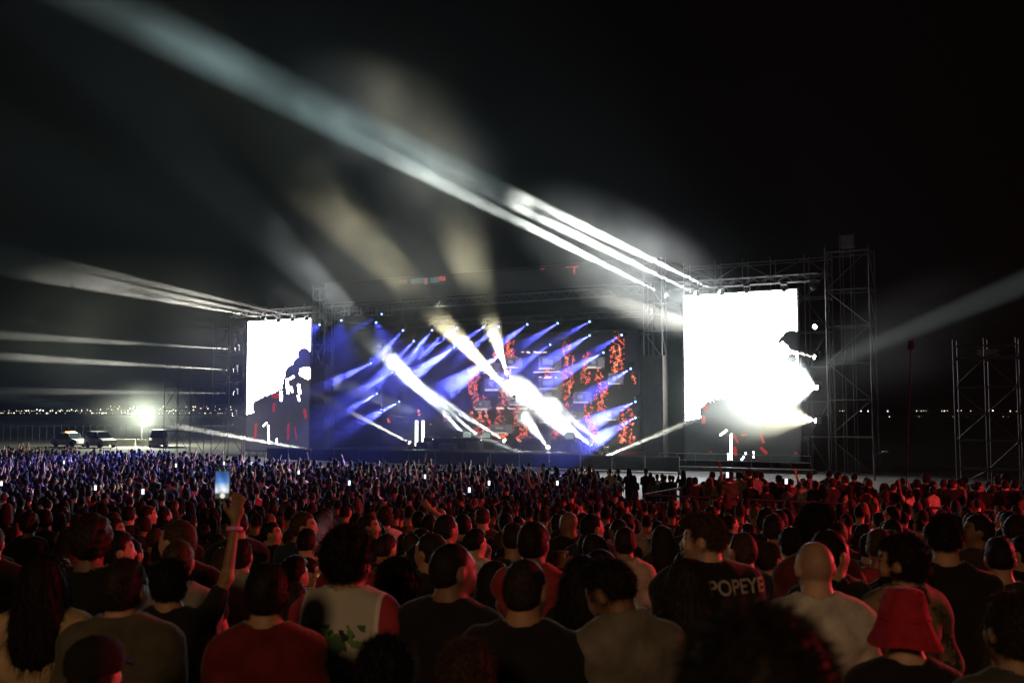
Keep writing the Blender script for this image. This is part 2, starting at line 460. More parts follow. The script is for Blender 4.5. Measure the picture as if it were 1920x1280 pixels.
    def hair(s, style, h=None, wob=1.0):
        h = h or s.h
        lo = (-.26, -.3, .95 if style in ('long', 'longwave', 'ponytail') else 1.38); hi = (.26, .26, 1.9)
        g = SDF(lo, hi, h)
        e = lambda c, r, k=.02, mode='add': g.ell(s.hp(c), r, s.rot, k, mode)
        bx = lambda c, r, k=.015: g.box(s.hp(c), r, s.rot, k, 'sub')
        t = {'short': .012, 'fade': .006, 'buzz': .004, 'thick': .024, 'curly': .034, 'afro': .055, 'crop': .009}.get(style, .016)
        if style in ('fade',):
            e((0, -.014, 1.664), (.074 + .006, .094 + .008, .088 + .006), .01)
            e((0, .012, 1.708), (.070, .092, .064), .02)
            wobv = (.004, 110)
        elif style in ('curly', 'afro'):
            e((0, -.018, 1.678), (.078 + t * .8, .096 + t * .9, .092 + t), .01)
            wobv = (.010, 95)
        else:
            e((0, -.014, 1.665), (.0745 + t, .0945 + t, .0885 + t * 1.15), .01)
            e((0, -.04, 1.632), (.066 + t, .066 + t, .07 + t), .02)
            wobv = ({'buzz': .0012, 'crop': .002, 'short': .0035, 'thick': .006}.get(style, .005), 120)
        if style in ('long', 'longwave'):
            e((0, -.05, 1.58), (.098, .075, .13), .03)
            L = .2 if style == 'long' else .13
            g.ell((0, -.105, 1.42), (.115, .05, L), None, .06)
            for sg in (-1, 1): g.ell((sg * .082, -.02, 1.5), (.036, .06, .15), None, .05)
            wobv = (.009 if style == 'longwave' else .006, 70)
        if style == 'ponytail':
            e((0, -.125, 1.70), (.03, .035, .03), .02); g.cone(s.hp((0, -.14, 1.69)), (0, -.165, 1.42), .032, .014, .02)
        if style == 'bun':
            e((0, -.10, 1.735), (.042, .042, .04), .012)
        if style in ('long', 'longwave'): g.streaks(.0022 if style == 'long' else .003, s.seed)
        else:
            g.wobble(wobv[0] * wob, wobv[1], s.seed + 1); g.wobble(wobv[0] * .5 * wob, wobv[1] * 1.9, s.seed + 5)
        # face, ears and nape stay clear
        if style == 'fade':
            bx((0, .15, 1.62), (.2, .105, .085)); bx((0, 0, 1.49), (.3, .3, .10))
        elif style in ('long', 'longwave'):
            bx((0, .135, 1.58), (.062, .105, .128)); bx((0, .20, 1.55), (.2, .12, .2))
        else:
            bx((0, .15, 1.61), (.2, .112, .098)); bx((0, 0, 1.46), (.3, .3, .105 if style not in ('ponytail',) else .02))
            for sg in (-1, 1): e((sg * .092, .004, 1.622), (.03, .034, .042), .01, 'sub')
        return g.mesh('hair')
    def beard(s):
        g = SDF((-.2, -.15, 1.4), (.2, .25, 1.75), .011)
        e = lambda c, r, k=.02, mode='add': g.ell(s.hp(c), r, s.rot, k, mode)
        e((0, .03, 1.572), (.062, .066, .058), .01); e((0, .07, 1.54), (.034, .034, .028), .03)
        g.box(s.hp((0, .02, 1.70)), (.2, .2, .082), s.rot, .02, 'sub'); g.box(s.hp((0, -.16, 1.55)), (.2, .15, .2), s.rot, .02, 'sub')
        e((0, .10, 1.578), (.026, .03, .014), .01, 'sub')
        g.wobble(.002, 140, s.seed)
        return g.mesh('beard')

def face_tint(f, me, V, stubble=0.0):
    """brows, eyes, lips and shaved stubble as colour on the skin"""
    p = (V - f.piv) @ f.rot + f.piv
    c = np.ones((len(V), 4), np.float32)
    x, y, z = np.abs(p[:, 0]), p[:, 1], p[:, 2]
    front = y > .055
    brow = front & (np.abs(x - .031) < .021) & (np.abs(z - 1.676) < .008); c[brow, :3] *= .18
    eye = front & (np.abs(x - .031) < .014) & (np.abs(z - 1.649) < .009); c[eye, :3] *= .16
    lip = front & (x < .024) & (np.abs(z - 1.577) < .010); c[lip, :3] *= (.8, .42, .42)
    if stubble:
        jaw = (y > -.02) & (z < 1.60) & (z > 1.50); c[jaw, :3] *= 1 - stubble
        sc = (z > 1.60) & ~((y > .045) & (z < 1.715)) & ~((x > .068) & (np.abs(y + .008) < .03) & (z < 1.67)); c[sc, :3] *= 1 - stubble
    a = me.color_attributes.new('tint', 'FLOAT_COLOR', 'POINT'); a.data.foreach_set('color', c.ravel())
def add_blades(V, Q, n, ln, rs, down=.7, w=.0012):
    """fine strands standing off a hair surface, returned as extra triangles (doubled last vertex keeps quads)"""
    r = np.random.RandomState(rs)
    A = V[Q]; c = A.mean(1); nrm = np.cross(A[:, 2] - A[:, 0], A[:, 3] - A[:, 1])
    ar = np.linalg.norm(nrm, axis=1); nrm /= ar[:, None] + 1e-9
    idx = r.choice(len(Q), n, p=ar / ar.sum())
    wts = r.dirichlet((1, 1, 1, 1), n); P = (A[idx] * wts[:, :, None]).sum(1)
    N_ = nrm[idx]
    dn = np.array((0, 0, -1.0)) - N_ * (-N_[:, 2:3]); dn /= np.linalg.norm(dn, axis=1)[:, None] + .05
    d = dn * down + N_ * (1 - down) + r.normal(0, .28, (n, 3)); d /= np.linalg.norm(d, axis=1)[:, None]
    L = ln * r.uniform(.4, 1.2, n)[:, None]; L[r.uniform(0, 1, n) < .05] *= 1.7
    sd = np.cross(d, r.normal(0, 1, (n, 3))); sd /= np.linalg.norm(sd, axis=1)[:, None] + 1e-9
    P = P - N_ * .003
    W = w
    nv = np.concatenate([P - sd * W, P + sd * W, P + d * L + sd * W * .3, P + d * L - sd * W * .3])
    i0 = len(V) + np.arange(n)
    nq = np.stack([i0, i0 + n, i0 + 2 * n, i0 + 3 * n], 1)
    return np.concatenate([V, nv]), np.concatenate([Q, nq])
# ------------------------------------------------------------------ the setting: ground
YS = [-60, -30, -15, 0, 1.5, 3, 5, 7, 9.5, 12, 16, 20, 24, 28, 32, 40, 60, 90, 140, 250, 500, 1100]
XS = [-700, -300, -120, -60, -30, -15, -8, -4, 0, 4, 8, 15, 30, 60, 120, 300, 700]
gv, gf = [], []
for j, y in enumerate(YS):
    for i, x in enumerate(XS):
        gv.append((x, y, ground_z(y) + (0 if abs(x) > 60 or y > 40 or y < -20 else .03 * math.sin(x * 1.3 + y * .7))))
for j in range(len(YS) - 1):
    for i in range(len(XS) - 1):
        k = j * len(XS) + i; gf.append((k, k + 1, k + 1 + len(XS), k + len(XS)))
me = bpy.data.meshes.new('ground'); me.from_pydata(gv, [], gf); me.materials.append(M['ground'])
tag(mobj('ground', me), kind='structure')

# ------------------------------------------------------------------ pipes, trusses, scaffolds: every tube is a part of its own
_pb = MB(); _pb.tube((0, 0, 0), (0, 0, 1), 1, 1, 7)
PIPE = _pb.mesh('tube', M['steel'])
PIPE_K = PIPE.copy(); PIPE_K.materials.clear(); PIPE_K.materials.append(M['black'])
def pipe(name, a, b, r, parent, me=PIPE):
    o = bpy.data.objects.new(name, me); COL.objects.link(o); o.parent = parent
    a = Vector(a); b = Vector(b); d = b - a
    o.location = a; o.rotation_mode = 'QUATERNION'; o.rotation_quaternion = d.to_track_quat('Z', 'Y'); o.scale = (r, r, d.length)
    return o
UA = math.atan2(SU.y, SU.x)          # stage frame turned into an object rotation: local x = s, local y = -d
def stage_empty(name, s, d, z, label, cat, group=None):
    return empty(name, sw(s, d, z), UA, label, cat, group)
def L3(s, d, z): return (s, -d, z)
def scaffold(root, bays, deps, lifts, r=.045, brace=True, planks=()):
    """standards at bays x deps, ledgers at lifts (local metres), zig-zag braces on the front face"""
    top = lifts[-1]
    for s in bays:
        for d in deps: pipe('standard', L3(s, d, 0), L3(s, d, top + .35), r, root)
    for z in lifts:
        for d in deps: pipe('ledger', L3(bays[0], d, z), L3(bays[-1], d, z), r * .85, root)
        for s in bays: pipe('transom', L3(s, deps[0], z), L3(s, deps[-1], z), r * .85, root)
    if brace:
        for i in range(len(lifts) - 1):
            for j in range(len(bays) - 1):
                a, b = (bays[j], bays[j + 1]) if (i + j) % 2 == 0 else (bays[j + 1], bays[j])
                pipe('brace', L3(a, deps[0], lifts[i]), L3(b, deps[0], lifts[i + 1]), r * .7, root)
                if len(deps) > 1 and j == 0: pipe('brace', L3(bays[0], deps[0], lifts[i + 1]), L3(bays[0], deps[-1], lifts[i]), r * .7, root)
    for z in planks:
        m = MB(); m.box((bays[0], -deps[-1], z), (bays[-1], -deps[0], z + .06)); m.build('walkway', M['grey'], root)
def truss(root, s0, s1, d0, d1, z0, z1, n, r=.04, me=PIPE):
    for d in (d0, d1):
        for z in (z0, z1): pipe('chord', L3(s0, d, z), L3(s1, d, z), r, root, me)
    for i in range(n):
        a = s0 + (s1 - s0) * i / n; b = s0 + (s1 - s0) * (i + 1) / n
        for d in (d0, d1): pipe('brace', L3(a, d, z0 if i % 2 else z1), L3(b, d, z1 if i % 2 else z0), r * .6, root, me)
        if i % 2 == 0: pipe('brace', L3(a, d0, z1), L3(b, d1, z1), r * .6, root, me)

# ------------------------------------------------------------------ stage
st = stage_empty('stage', 22, 0, 0, 'low wide concert stage deck with pale fascia under the video wall', 'stage')
m = MB(); m.box((-15.8, -11.5, .82), (15.6, -.02, .9)); m.build('deck', M['deck'], st)
for i in range(13):
    a = -15.8 + i * 31.4 / 13
    m = MB(); m.box((a + .02, -.06, .02), (a + 31.4 / 13 - .02, 0, .81)); m.build('fascia_panel', M['deck_side'], st)
m = MB(); m.box((-15.8, -11.6, .82), (15.6, -11.52, 13.4)); m.build('back_drape', M['black_cloth'], st)
for sx in (-15.9, 15.62):
    m = MB(); m.box((sx, -11.5, .0), (sx + .1, -1.2, 12.4)); m.build('side_drape', M['black_cloth'], st)
m = MB(); m.box((-15.8, -11.5, 15.5), (15.6, -.5, 15.62)); m.build('roof_canopy', M['black_cloth'], st)
for sx, lab in ((-15.3, 0), (15.0, 0)):
    for dd in (-.55, -11.0):
        pipe('column', (sx, dd, .9), (sx, dd, 15.5), .12, st, PIPE_K)
for k, (s0, s1, z) in enumerate(((6.0, 6.45, 0), (37.2, 37.8, 0))):
    t = stage_empty('stage_pillar', (s0 + s1) / 2, -.4, 0,
                    ('dark clad stage pillar between the video wall and the right-hand screen', 'dark clad stage pillar between the video wall and the left-hand screen')[k], 'pillar')
    m = MB(); m.box((-.75, -.5, 0), (.75, .5, 8.2)); m.build('cladding', M['banner'], t)
    scaffold(t, [-.7, .7], [-.45, .45], [0, 2, 4, 6, 8, 10, 12, 14, 15], .04)
# roof truss and header screen
t = stage_empty('roof_truss', 21.8, -.9, 0, 'long steel lattice truss hung across the stage under the header screen', 'truss')
truss(t, -14.5, 14.6, 0, .6, 12.75, 13.35, 44)
t = stage_empty('roof_truss', 21.8, 3.2, 0, 'black lattice truss inside the stage carrying the upper row of blue lights', 'truss')
truss(t, -14.5, 14.6, 0, .5, 11.55, 12.0, 30, .035, PIPE_K)
t = stage_empty('roof_truss', 21.8, 6.2, 0, 'black lattice truss deeper in the stage behind the blue beams', 'truss')
truss(t, -14.5, 14.6, 0, .5, 10.35, 10.8, 30, .035, PIPE_K)

def picture_screen(root, s0, s1, d, z0, z1, nx, nz, paint, strength, white_mat=None):
    """a led display: grid of cells, colours from paint(x, y, n) in photograph pixels of the picture it shows"""
    S = np.linspace(s0, s1, nx + 1); Z = np.linspace(z0, z1, nz + 1)
    V = np.array([(a, -d, b) for b in Z for a in S], np.float32)
    i = np.arange(nx * nz); r = i // nx; c = i % nx; k = r * (nx + 1) + c
    Q = np.stack([k + 1, k, k + nx + 1, k + nx + 2], 1)
    W = root.matrix_world if False else None
    cs = (S[:-1] + S[1:]) / 2; cz = (Z[:-1] + Z[1:]) / 2
    ss, zz = np.meshgrid(cs, cz)
    O = root.location
    wx = O.x + SU.x * ss + SB.x * d; wy = O.y + SU.y * ss + SB.y * d; wz = zz + O.z
    dep = wy * math.cos(PITCH) + (wz - CAM_Z) * math.sin(PITCH); upc = -wy * math.sin(PITCH) + (wz - CAM_Z) * math.cos(PITCH)
    px = 960 + F_PX * wx / dep; py = 640 - F_PX * upc / dep
    col = paint(px.ravel(), py.ravel(), np.random.RandomState(3))
    me = mesh_np('display', V, Q, False)
    a = me.color_attributes.new('picture', 'FLOAT_COLOR', 'CORNER')
    cc = np.concatenate([col, np.ones((len(col), 1))], 1).astype(np.float32)
    a.data.foreach_set('color', np.repeat(cc, 4, axis=0).ravel())
    me.materials.append(attr_emat('led_picture', strength))
    if white_mat:
        me.materials.append(white_mat); me.polygons.foreach_set('material_index', (col.min(1) > .97).astype(np.int32))
    return mobj('display', me, root)
def ell_in(x, y, cx, cy, rx, ry): return ((x - cx) / rx) ** 2 + ((y - cy) / ry) ** 2 < 1
def rect_in(x, y, x0, x1, y0, y1): return (x > x0) & (x < x1) & (y > y0) & (y < y1)
def stroke(x, y, a, b, w):
    dx, dy = b[0] - a[0], b[1] - a[1]; t = np.clip(((x - a[0]) * dx + (y - a[1]) * dy) / (dx * dx + dy * dy), 0, 1)
    return np.hypot(x - a[0] - t * dx, y - a[1] - t * dy) < w
RED = (.75, .05, .05)
def paint_right(x, y, r):
    n = len(x); c = np.tile(np.array((.016, .019, .018)), (n, 1))  # greenish dark base, raised to paint in the haze before the screen
    c *= r.uniform(.4, 1.7, n)[:, None]
    edge = np.interp(x, [1280, 1300, 1325, 1350, 1385, 1440, 1505], [792, 778, 757, 750, 743, 742, 746])
    soft = (edge - y) / 26.0
    w = (y < edge - 20) | (r.uniform(0, 1, n) < np.clip(soft, 0, 1))
    w |= rect_in(x, y, 1284, 1312, 740, 783) & (r.uniform(0, 1, n) < .72)
    w |= stroke(x, y, (1285, 786), (1312, 781), 2.4)
    hd = ell_in(x, y, 1484, 634, 17, 15) | ell_in(x, y, 1492, 640, 17, 19) | stroke(x, y, (1468, 633), (1462, 640), 3.5) | ell_in(x, y, 1485, 672, 9, 9)
    w &= ~hd
    w |= stroke(x, y, (1408, 735), (1408, 750), 4) | stroke(x, y, (1469, 738), (1468, 751), 3.2)
    w |= stroke(x, y, (1371, 815), (1371, 861), 1.9) | stroke(x, y, (1351, 815), (1362, 807), 1.6) | stroke(x, y, (1365, 850), (1366, 861), .9)
    for q in ((1398, 850), (1394, 857), (1391, 861), (1413, 848), (1413, 856)): w |= ell_in(x, y, q[0], q[1], 1.3, 2.2)
    red = np.zeros(n, bool)
    for a, b, ww in (((1318, 755), (1323, 765), 5), ((1319, 782), (1319, 791), 3.6), ((1390, 760), (1390, 777), 1.6), ((1376, 815), (1383, 828), 2.2), ((1378, 840), (1379, 851), 3.4),
                     ((1390, 815), (1399, 815), 1.6), ((1427, 816), (1432, 829), 2.4), ((1428, 840), (1436, 848), 3.2), ((1429, 789), (1430, 793), 2.2), ((1330, 846), (1334, 847), 1.2), ((1490, 849), (1494, 849), 1.4)):
        red |= stroke(x, y, a, b, ww)
    c[red] = np.array(RED) * r.uniform(.25, .75, red.sum())[:, None]
    c[w] = 1
    return c
def paint_left(x, y, r):
    n = len(x); c = np.array((.036, .034, .045)) * r.uniform(.4, 1.7, n)[:, None]  # lilac-grey base stands in for haze hanging over the dark picture
    edge = np.interp(x, [455, 470, 490, 505, 520, 530, 580], [772, 758, 748, 741, 735, 729, 722])
    w = (y < edge - 9) | (r.uniform(0, 1, n) < np.clip((edge - y) / 16.0, 0, 1))
    w |= rect_in(x, y, 456, 474, 740, 774) & (r.uniform(0, 1, n) < .7)
    w |= stroke(x, y, (459, 776), (474, 772), 1.8)
    m_ = ell_in(x, y, 570, 664, 12, 12) | ell_in(x, y, 566, 684, 17, 16) | ell_in(x, y, 551, 703, 17, 20) | ell_in(x, y, 541, 722, 11, 22) | (x > 548) & (y > 706) | (x > 536) & (y > 725) | ell_in(x, y, 574, 676, 14, 20)
    w &= ~m_
    for a, b, ww in (((538, 712), (540, 736), 2.4), ((544, 710), (550, 706), 2), ((527, 735), (527, 749), 2.6), ((560, 722), (562, 736), 2.6), ((566, 694), (577, 692), 4), ((566, 700), (577, 706), 5), ((546, 726), (548, 734), 1.6), ((559, 742), (561, 750), 1.8),
                     ((503, 798), (504, 830), 1.4), ((494, 798), (500, 792), 1), ((519, 822), (519, 830), .8)): w |= stroke(x, y, a, b, ww)
    red = np.zeros(n, bool)
    for a, b, ww in (((513, 742), (523, 742), 4), ((514, 757), (513, 770), 2.4), ((571, 768), (573, 782), 2.6), ((480, 795), (478, 822), 2.4), ((541, 795), (540, 822), 1.8), ((553, 800), (556, 822), 1)): red |= stroke(x, y, a, b, ww)
    c[red] = np.array(RED) * r.uniform(.25, .7, red.sum())[:, None]
    c[w] = 1
    return c
WHITE_LED = emat('white_led', (1, .97, 1), 24.0)
t = stage_empty('video_screen', .1, 0, 0, 'large right-hand video screen showing a white picture with a dark head', 'video screen', 'side video screens')
picture_screen(t, -4.06, 4.03, 0, .75, 12.5, 230, 330, paint_right, 1.0, WHITE_LED)
m = MB(); m.box((-4.2, -.45, .6), (4.2, -.05, 12.62)); m.build('cabinet_frame', M['black'], t)
t = stage_empty('video_screen', 42.97, 0, 0, 'left-hand video screen showing a white picture with a leaning dark figure', 'video screen', 'side video screens')
picture_screen(t, -3.77, 3.77, 0, .6, 12.5, 215, 335, paint_left, 1.0, WHITE_LED)
m = MB(); m.box((-3.9, -.45, .45), (3.9, -.05, 12.62)); m.build('cabinet_frame', M['black'], t)

def paint_wall(x, y, r):
    n = len(x); c = np.full((n, 3), .003) * r.uniform(.3, 1.8, n)[:, None]
    h = lambda k: np.sin(x * .37 * k + 2 * np.sin(y * .21 * k)) * np.sin(y * .29 * k + 1.7 * np.sin(x * .17 * k))
    rw = random.Random(5); spots = [(888, 715, 10, 42), (905, 785, 13, 38), (935, 800, 10, 28), (958, 660, 9, 26), (945, 735, 10, 28), (1062, 668, 8, 28), (1064, 722, 10, 36), (1098, 700, 8, 18), (1128, 742, 10, 28),
             (1157, 672, 11, 44), (1125, 712, 9, 16), (1187, 712, 6, 12), (1168, 800, 8, 30), (1185, 810, 6, 34), (1104, 782, 10, 22), (1118, 805, 6, 18), (985, 810, 8, 30), (970, 785, 7, 24), (1041, 800, 8, 26), (922, 700, 7, 26)]
    spots += [(rw.uniform(885, 1190), rw.uniform(655, 830), rw.uniform(4, 8), rw.uniform(6, 16)) for _ in range(20)] + [(rw.uniform(650, 880), rw.uniform(640, 800), rw.uniform(2, 4), rw.uniform(5, 10)) for _ in range(8)]
    for (cx, cy, w, hh) in spots:
        g = np.exp(-((x - cx) / w) ** 2 - ((y - cy) / hh) ** 2)
        on = g * (h(1.0) + h(2.3) * .8 + r.uniform(-.4, .6, n)) > .22
        b = r.uniform(.3, 1.1, n)[:, None]
        hot = (g > .6) & (h(3.1) > .1)
        c = np.where(on[:, None], np.array((.85, .10, .05)) * b, c)
        c = np.where((on & hot)[:, None], np.array((1.0, .38, .2)) * b, c)
    for (x0, y0, w, hh) in ((1010, 668, 42, 24), (1010, 708, 44, 22), (1014, 730, 38, 18), (958, 712, 38, 20), (955, 740, 34, 20), (908, 710, 34, 22), (920, 795, 40, 18), (970, 772, 36, 18), (1060, 772, 36, 18), (1040, 690, 8, 8), (1075, 735, 34, 20), (1100, 670, 34, 20), (1140, 700, 30, 20), (905, 680, 34, 20), (1010, 775, 36, 18), (1130, 770, 32, 18), (945, 670, 34, 20), (890, 750, 30, 18)):
        inn = rect_in(x, y, x0, x0 + w, y0, y0 + hh)
        fr = inn & ~rect_in(x, y, x0 + 3, x0 + w - 12, y0 + 2.5, y0 + hh - 5)
        gl = rect_in(x, y, x0 + 8, x0 + w - 16, y0 + 5, y0 + hh - 8)
        c[inn] = .035; c[fr] = np.array((.11, .10, .11)) * r.uniform(.4, 1.2, fr.sum())[:, None]; c[gl] = (.15, .16, .17)
        b = rect_in(x, y, x0, x0 + w * .8, y0 + hh - 2.5, y0 + hh); c[b] = (.45, .40, .38)
    for (x0, x1, yy) in ((978, 1025, 659), (1000, 1050, 696), (918, 945, 708), (1008, 1050, 706), (930, 1000, 764)):
        b = rect_in(x, y, x0, x1, yy, yy + 2.4) & (h(.8) > -.3); c[b] = (.9, .6, .55)
    return c
t = stage_empty('video_wall', 26.5, 8.6, 0, 'dark video wall behind the band showing stacked televisions and red streaks', 'video wall')
picture_screen(t, -15.2, 15.4, 0, 1.5, 11.0, 300, 110, paint_wall, 2.0)
m = MB(); m.box((-15.4, -.4, .9), (15.6, -.05, 11.1)); m.build('cabinet_frame', M['black'], t)
def paint_header(x, y, r):
    n = len(x); c = np.full((n, 3), .006) * r.uniform(.4, 1.6, n)[:, None]
    for (x0, x1, y0, y1, col) in ((770, 804, 521, 532, (.10, .14, .14)), (806, 824, 519, 530, (.10, .14, .14)), (822, 836, 512, 526, (.55, .10, .08)), (796, 800, 520, 534, (.5, .1, .08)), (748, 764, 520, 532, (.12, .05, .05)),
                                  (1032, 1084, 489, 494, (.6, .08, .06)), (1060, 1085, 498, 502, (.4, .06, .05)), (1013, 1022, 494, 506, (.4, .06, .05)), (1075, 1078, 500, 514, (.5, .07, .05)), (640, 690, 528, 536, (.02, .008, .008))):
        k = rect_in(x, y, x0, x1, y0, y1); c[k] = np.array(col) * r.uniform(.5, 1.2, k.sum())[:, None]
    return c
t = stage_empty('header_screen', 21.8, -.55, 0, 'long narrow dark header screen along the top of the stage with red patches', 'video screen')
picture_screen(t, -15.6, 15.4, 0, 13.75, 15.25, 330, 16, paint_header, 1.0)
m = MB(); m.box((-15.8, -.4, 13.65), (15.6, -.05, 15.38)); m.build('cabinet_frame', M['black'], t)
for z in (13.62, 15.42): pipe('edge_rail', (-15.8, .03, z), (15.6, .03, z), .03, t)
# small cable drops under the roof truss: hanging blinders
for k, x in enumerate((648, 672, 700, 730)):
    p = sp(x, 582, -.6); t = empty('blinder_lamp', p, UA, ('square unlit blinder hung under the roof truss, %s of four' % ('first', 'second', 'third', 'fourth')[k]), 'stage light', 'blinders under the roof truss')
    m = MB(); m.box((-.38, -.15, -.45), (.38, .15, .35)); m.build('housing', M['grey'], t)
    for q in (-.19, .19):
        for zz in (-.22, .14):
            m = MB(); m.tube((q, .15, zz), (q, .19, zz), .15, .15, 12); m.build('lens', M['glass'], t)
    pipe('hook', (0, 0, .35), (0, 0, .62), .03, t, PIPE_K)

# screen-side scaffolding
t = stage_empty('screen_scaffold', 0, .8, 0, 'open scaffold frame behind and above the right-hand video screen', 'scaffold')
scaffold(t, [-5.9, -4.35, -2, 0, 2, 4.4], [0, 1.4], [0, 2.4, 4.8, 7.2, 9.6, 12, 13.6, 14.7], .04)
t = stage_empty('screen_truss', 0, -.75, 0, 'lattice truss hung just above the right-hand video screen', 'truss')
truss(t, -5.6, 4.6, 0, .5, 12.95, 13.45, 18)
t = stage_empty('screen_truss', 42.97, -.75, 0, 'lattice truss hung just above the left-hand video screen', 'truss')
truss(t, -4.6, 5.2, 0, .5, 12.95, 13.45, 18)
t = stage_empty('screen_scaffold', 42.97, .8, 0, 'open scaffold frame behind the left-hand video screen', 'scaffold')
scaffold(t, [-4.6, -2.3, 0, 2.3, 4.2], [0, 1.4], [0, 2.4, 4.8, 7.2, 9.6, 12, 13.6], .04)
t = stage_empty('scaffold_tower', 49.6, .6, 0, 'scaffold tower standing beyond the left-hand video screen', 'scaffold')
scaffold(t, [-2.0, 0, 2.2], [0, 1.8], [0, 2.4, 4.8, 7.2, 9.6, 12.2], .04)
t = stage_empty('scaffold_tower', 56.5, .6, 0, 'lower scaffold tower left of the left-hand screen beside the flood lamp', 'scaffold')
scaffold(t, [-1.8, 0, 1.8], [0, 1.8], [0, 2.2, 4.4, 6.6, 8.4], .035)
t = stage_empty('scaffold_tower', -7.4, -.6, 0, 'tall scaffold tower with a small winch frame on top right of the bright screen', 'scaffold')
scaffold(t, [-1.45, 1.35], [0, 2.2], [0, 2.45, 4.9, 7.35, 9.8, 12.25, 14.8], .055)
scaffold(t, [-.1, .6], [1.1, 2.2], [0, 2.45, 4.9, 7.35, 9.8, 12.25, 14.8], .035, False)
m = MB(); m.box((-.35, -1.3, 15.15), (.45, -.7, 16.0)); b = m.build('winch_frame', M['grey'], t)  # small winch frame on the tower top, not a lamp
for q in (-.4, .5): pipe('winch_rail', (q, -.6, 15.1), (q, -.6, 16.1), .03, t)
g0 = at(1852, 860, 52); t = empty('scaffold_tower', (g0.x, g0.y, 0), R(148), 'separate scaffold tower with a walkway standing far right beyond the red-lit crowd', 'scaffold')
scaffold(t, [-1.5, 0, 1.5], [0, 1.5], [.2, 1.1, 2.6, 4.0, 5.4, 6.9, 7.6], .04, True, (6.95,))
m = MB(); m.box((-.6, -1.0, 7.05), (.4, -.4, 7.4)); m.build('tool_case', M['tin'], t)
# low wing under the right screen with rails
t = stage_empty('stage_wing', .3, -1.6, 0, 'low railed stage wing below the right-hand video screen', 'stage')
m = MB(); m.box((-5.5, -.9, 0), (5.2, .2, .28)); m.build('deck', M['deck'], t)
for i in range(9):
    s_ = -5.4 + i * 1.32; pipe('rail_post', (s_, .15, .28), (s_, .15, 1.2), .025, t)
for z in (.75, 1.2): pipe('rail', (-5.4, .15, z), (5.16, .15, z), .025, t)
# ------------------------------------------------------------------ stage fixtures
_h = MB(); _h.tube((0, 0, .20), (0, 0, -.10), .11, .17, 14); _h.tube((0, 0, -.10), (0, 0, -.16), .17, .15, 14)
HEAD = _h.mesh('lamp_head', M['black'])
_b = MB(); _b.box((-.2, -.16, 0), (.2, .16, .13), 0, .02); BASE = _b.mesh('base', M['black'])
_y = MB(); _y.box((-.24, -.05, -.12), (-.20, .05, .28)); _y.box((.20, -.05, -.12), (.24, .05, .28)); _y.box((-.24, -.05, .28), (.24, .05, .33)); YOKE = _y.mesh('yoke', M['black'])
def lens_mesh(name, mat, r=.13):
    k = MB(); k.lathe([(.001, -.03), (r * .6, -.022), (r, 0)], (0, 0, -.165), 14); k.f = [f[::-1] for f in k.f]; return k.mesh(name, mat)
LENS_W = lens_mesh('lens', emat('white_lens', (1, .97, .9), 40, False), .15)
LENS_B = lens_mesh('lens', emat('blue_lens', (.25, .45, 1), 6, False), .085)
LENS_O = lens_mesh('lens', M['glass'], .12)
WH = (1, .96, .84); CW = (.93, .98, 1.0); YW = (1, .93, .68); BL = (.085, .10, 1.0); CY = (.10, .28, 1.0)
def fixture(src, dst, power, col, ang, label, group, lens=None, blend=.8, hang=True, rad=.05):
    t = empty('moving_head_light', src, UA, label, 'stage light', group)
    d = dst - src
    q = Matrix.Rotation(-UA, 4, 'Z').to_quaternion() @ d.to_track_quat('-Z', 'Y')
    sgn = 1 if hang else -1
    b = mobj('base', BASE, t, loc=(0, 0, .33 if hang else -.46)); y = mobj('yoke', YOKE, t)
    if not hang: y.rotation_euler = (math.pi, 0, 0)
    h = mobj('lamp_head', HEAD, t); h.rotation_mode = 'QUATERNION'; h.rotation_quaternion = q
    if lens is None: lens = LENS_B if col[0] < .5 else LENS_W
    mobj('lens', lens, h)
    if power > 0:
        l = bpy.data.lights.new('lamp', 'SPOT'); l.energy = power; l.color = col; l.spot_size = R(ang); l.spot_blend = blend; l.shadow_soft_size = rad
        lo = bpy.data.objects.new('lamp', l); COL.objects.link(lo); lo.parent = h; lo.location = (0, 0, -.24)
    return t
ORDX = ['first', 'second', 'third', 'fourth', 'fifth', 'sixth', 'seventh', 'eighth', 'ninth', 'tenth', 'eleventh', 'twelfth', 'thirteenth', 'fourteenth', 'fifteenth']
ORD = ['first', 'second', 'third', 'fourth', 'fifth', 'sixth', 'seventh', 'eighth', 'ninth', 'tenth', 'eleventh', 'twelfth']
def blue_row(pts, where, d, base=1.0):
    for i, (a, b, pw, an) in enumerate(pts):
        Lp = math.hypot(a[0] - b[0], a[1] - b[1])
        fixture(sp(*a, d), sp(*b, d - 7.5 * Lp / 91), 5.5e5 * pw * base, BL, an, 'blue beam stage light, %s from the left %s' % (ORD[i], where), 'blue beam lights in the stage roof')
blue_row([((717, 588), (655, 622), 1.0, 9), ((757, 618), (690, 690), .8, 8), ((811, 618), (752, 690), 1, 8), ((858, 614), (780, 670), 1, 8), ((908, 612), (840, 657), 1, 8), ((936, 611), (870, 664), .8, 8),
          ((990, 607), (922, 657), 1, 8), ((1047, 605), (980, 647), .8, 8), ((1107, 602), (1062, 627), 1, 8), ((1167, 627), (1060, 690), 1, 8)], 'in the upper row under the stage roof', 3.0)
blue_row([((777, 638), (715, 705), .9, 9), ((853, 650), (783, 698), 1.2, 10), ((940, 664), (822, 740), 2.2, 11), ((1033, 645), (960, 695), 1.2, 9), ((1107, 628), (1035, 671), 1, 9), ((1133, 660), (1045, 707), 1.1, 8)], 'in the second row below the roof', 5.2)
blue_row([((697, 680), (636, 710), .7, 9), ((737, 697), (676, 732), .8, 9), ((1184, 690), (1108, 738), .9, 9)], 'in the third row halfway up the stage', 4.0)
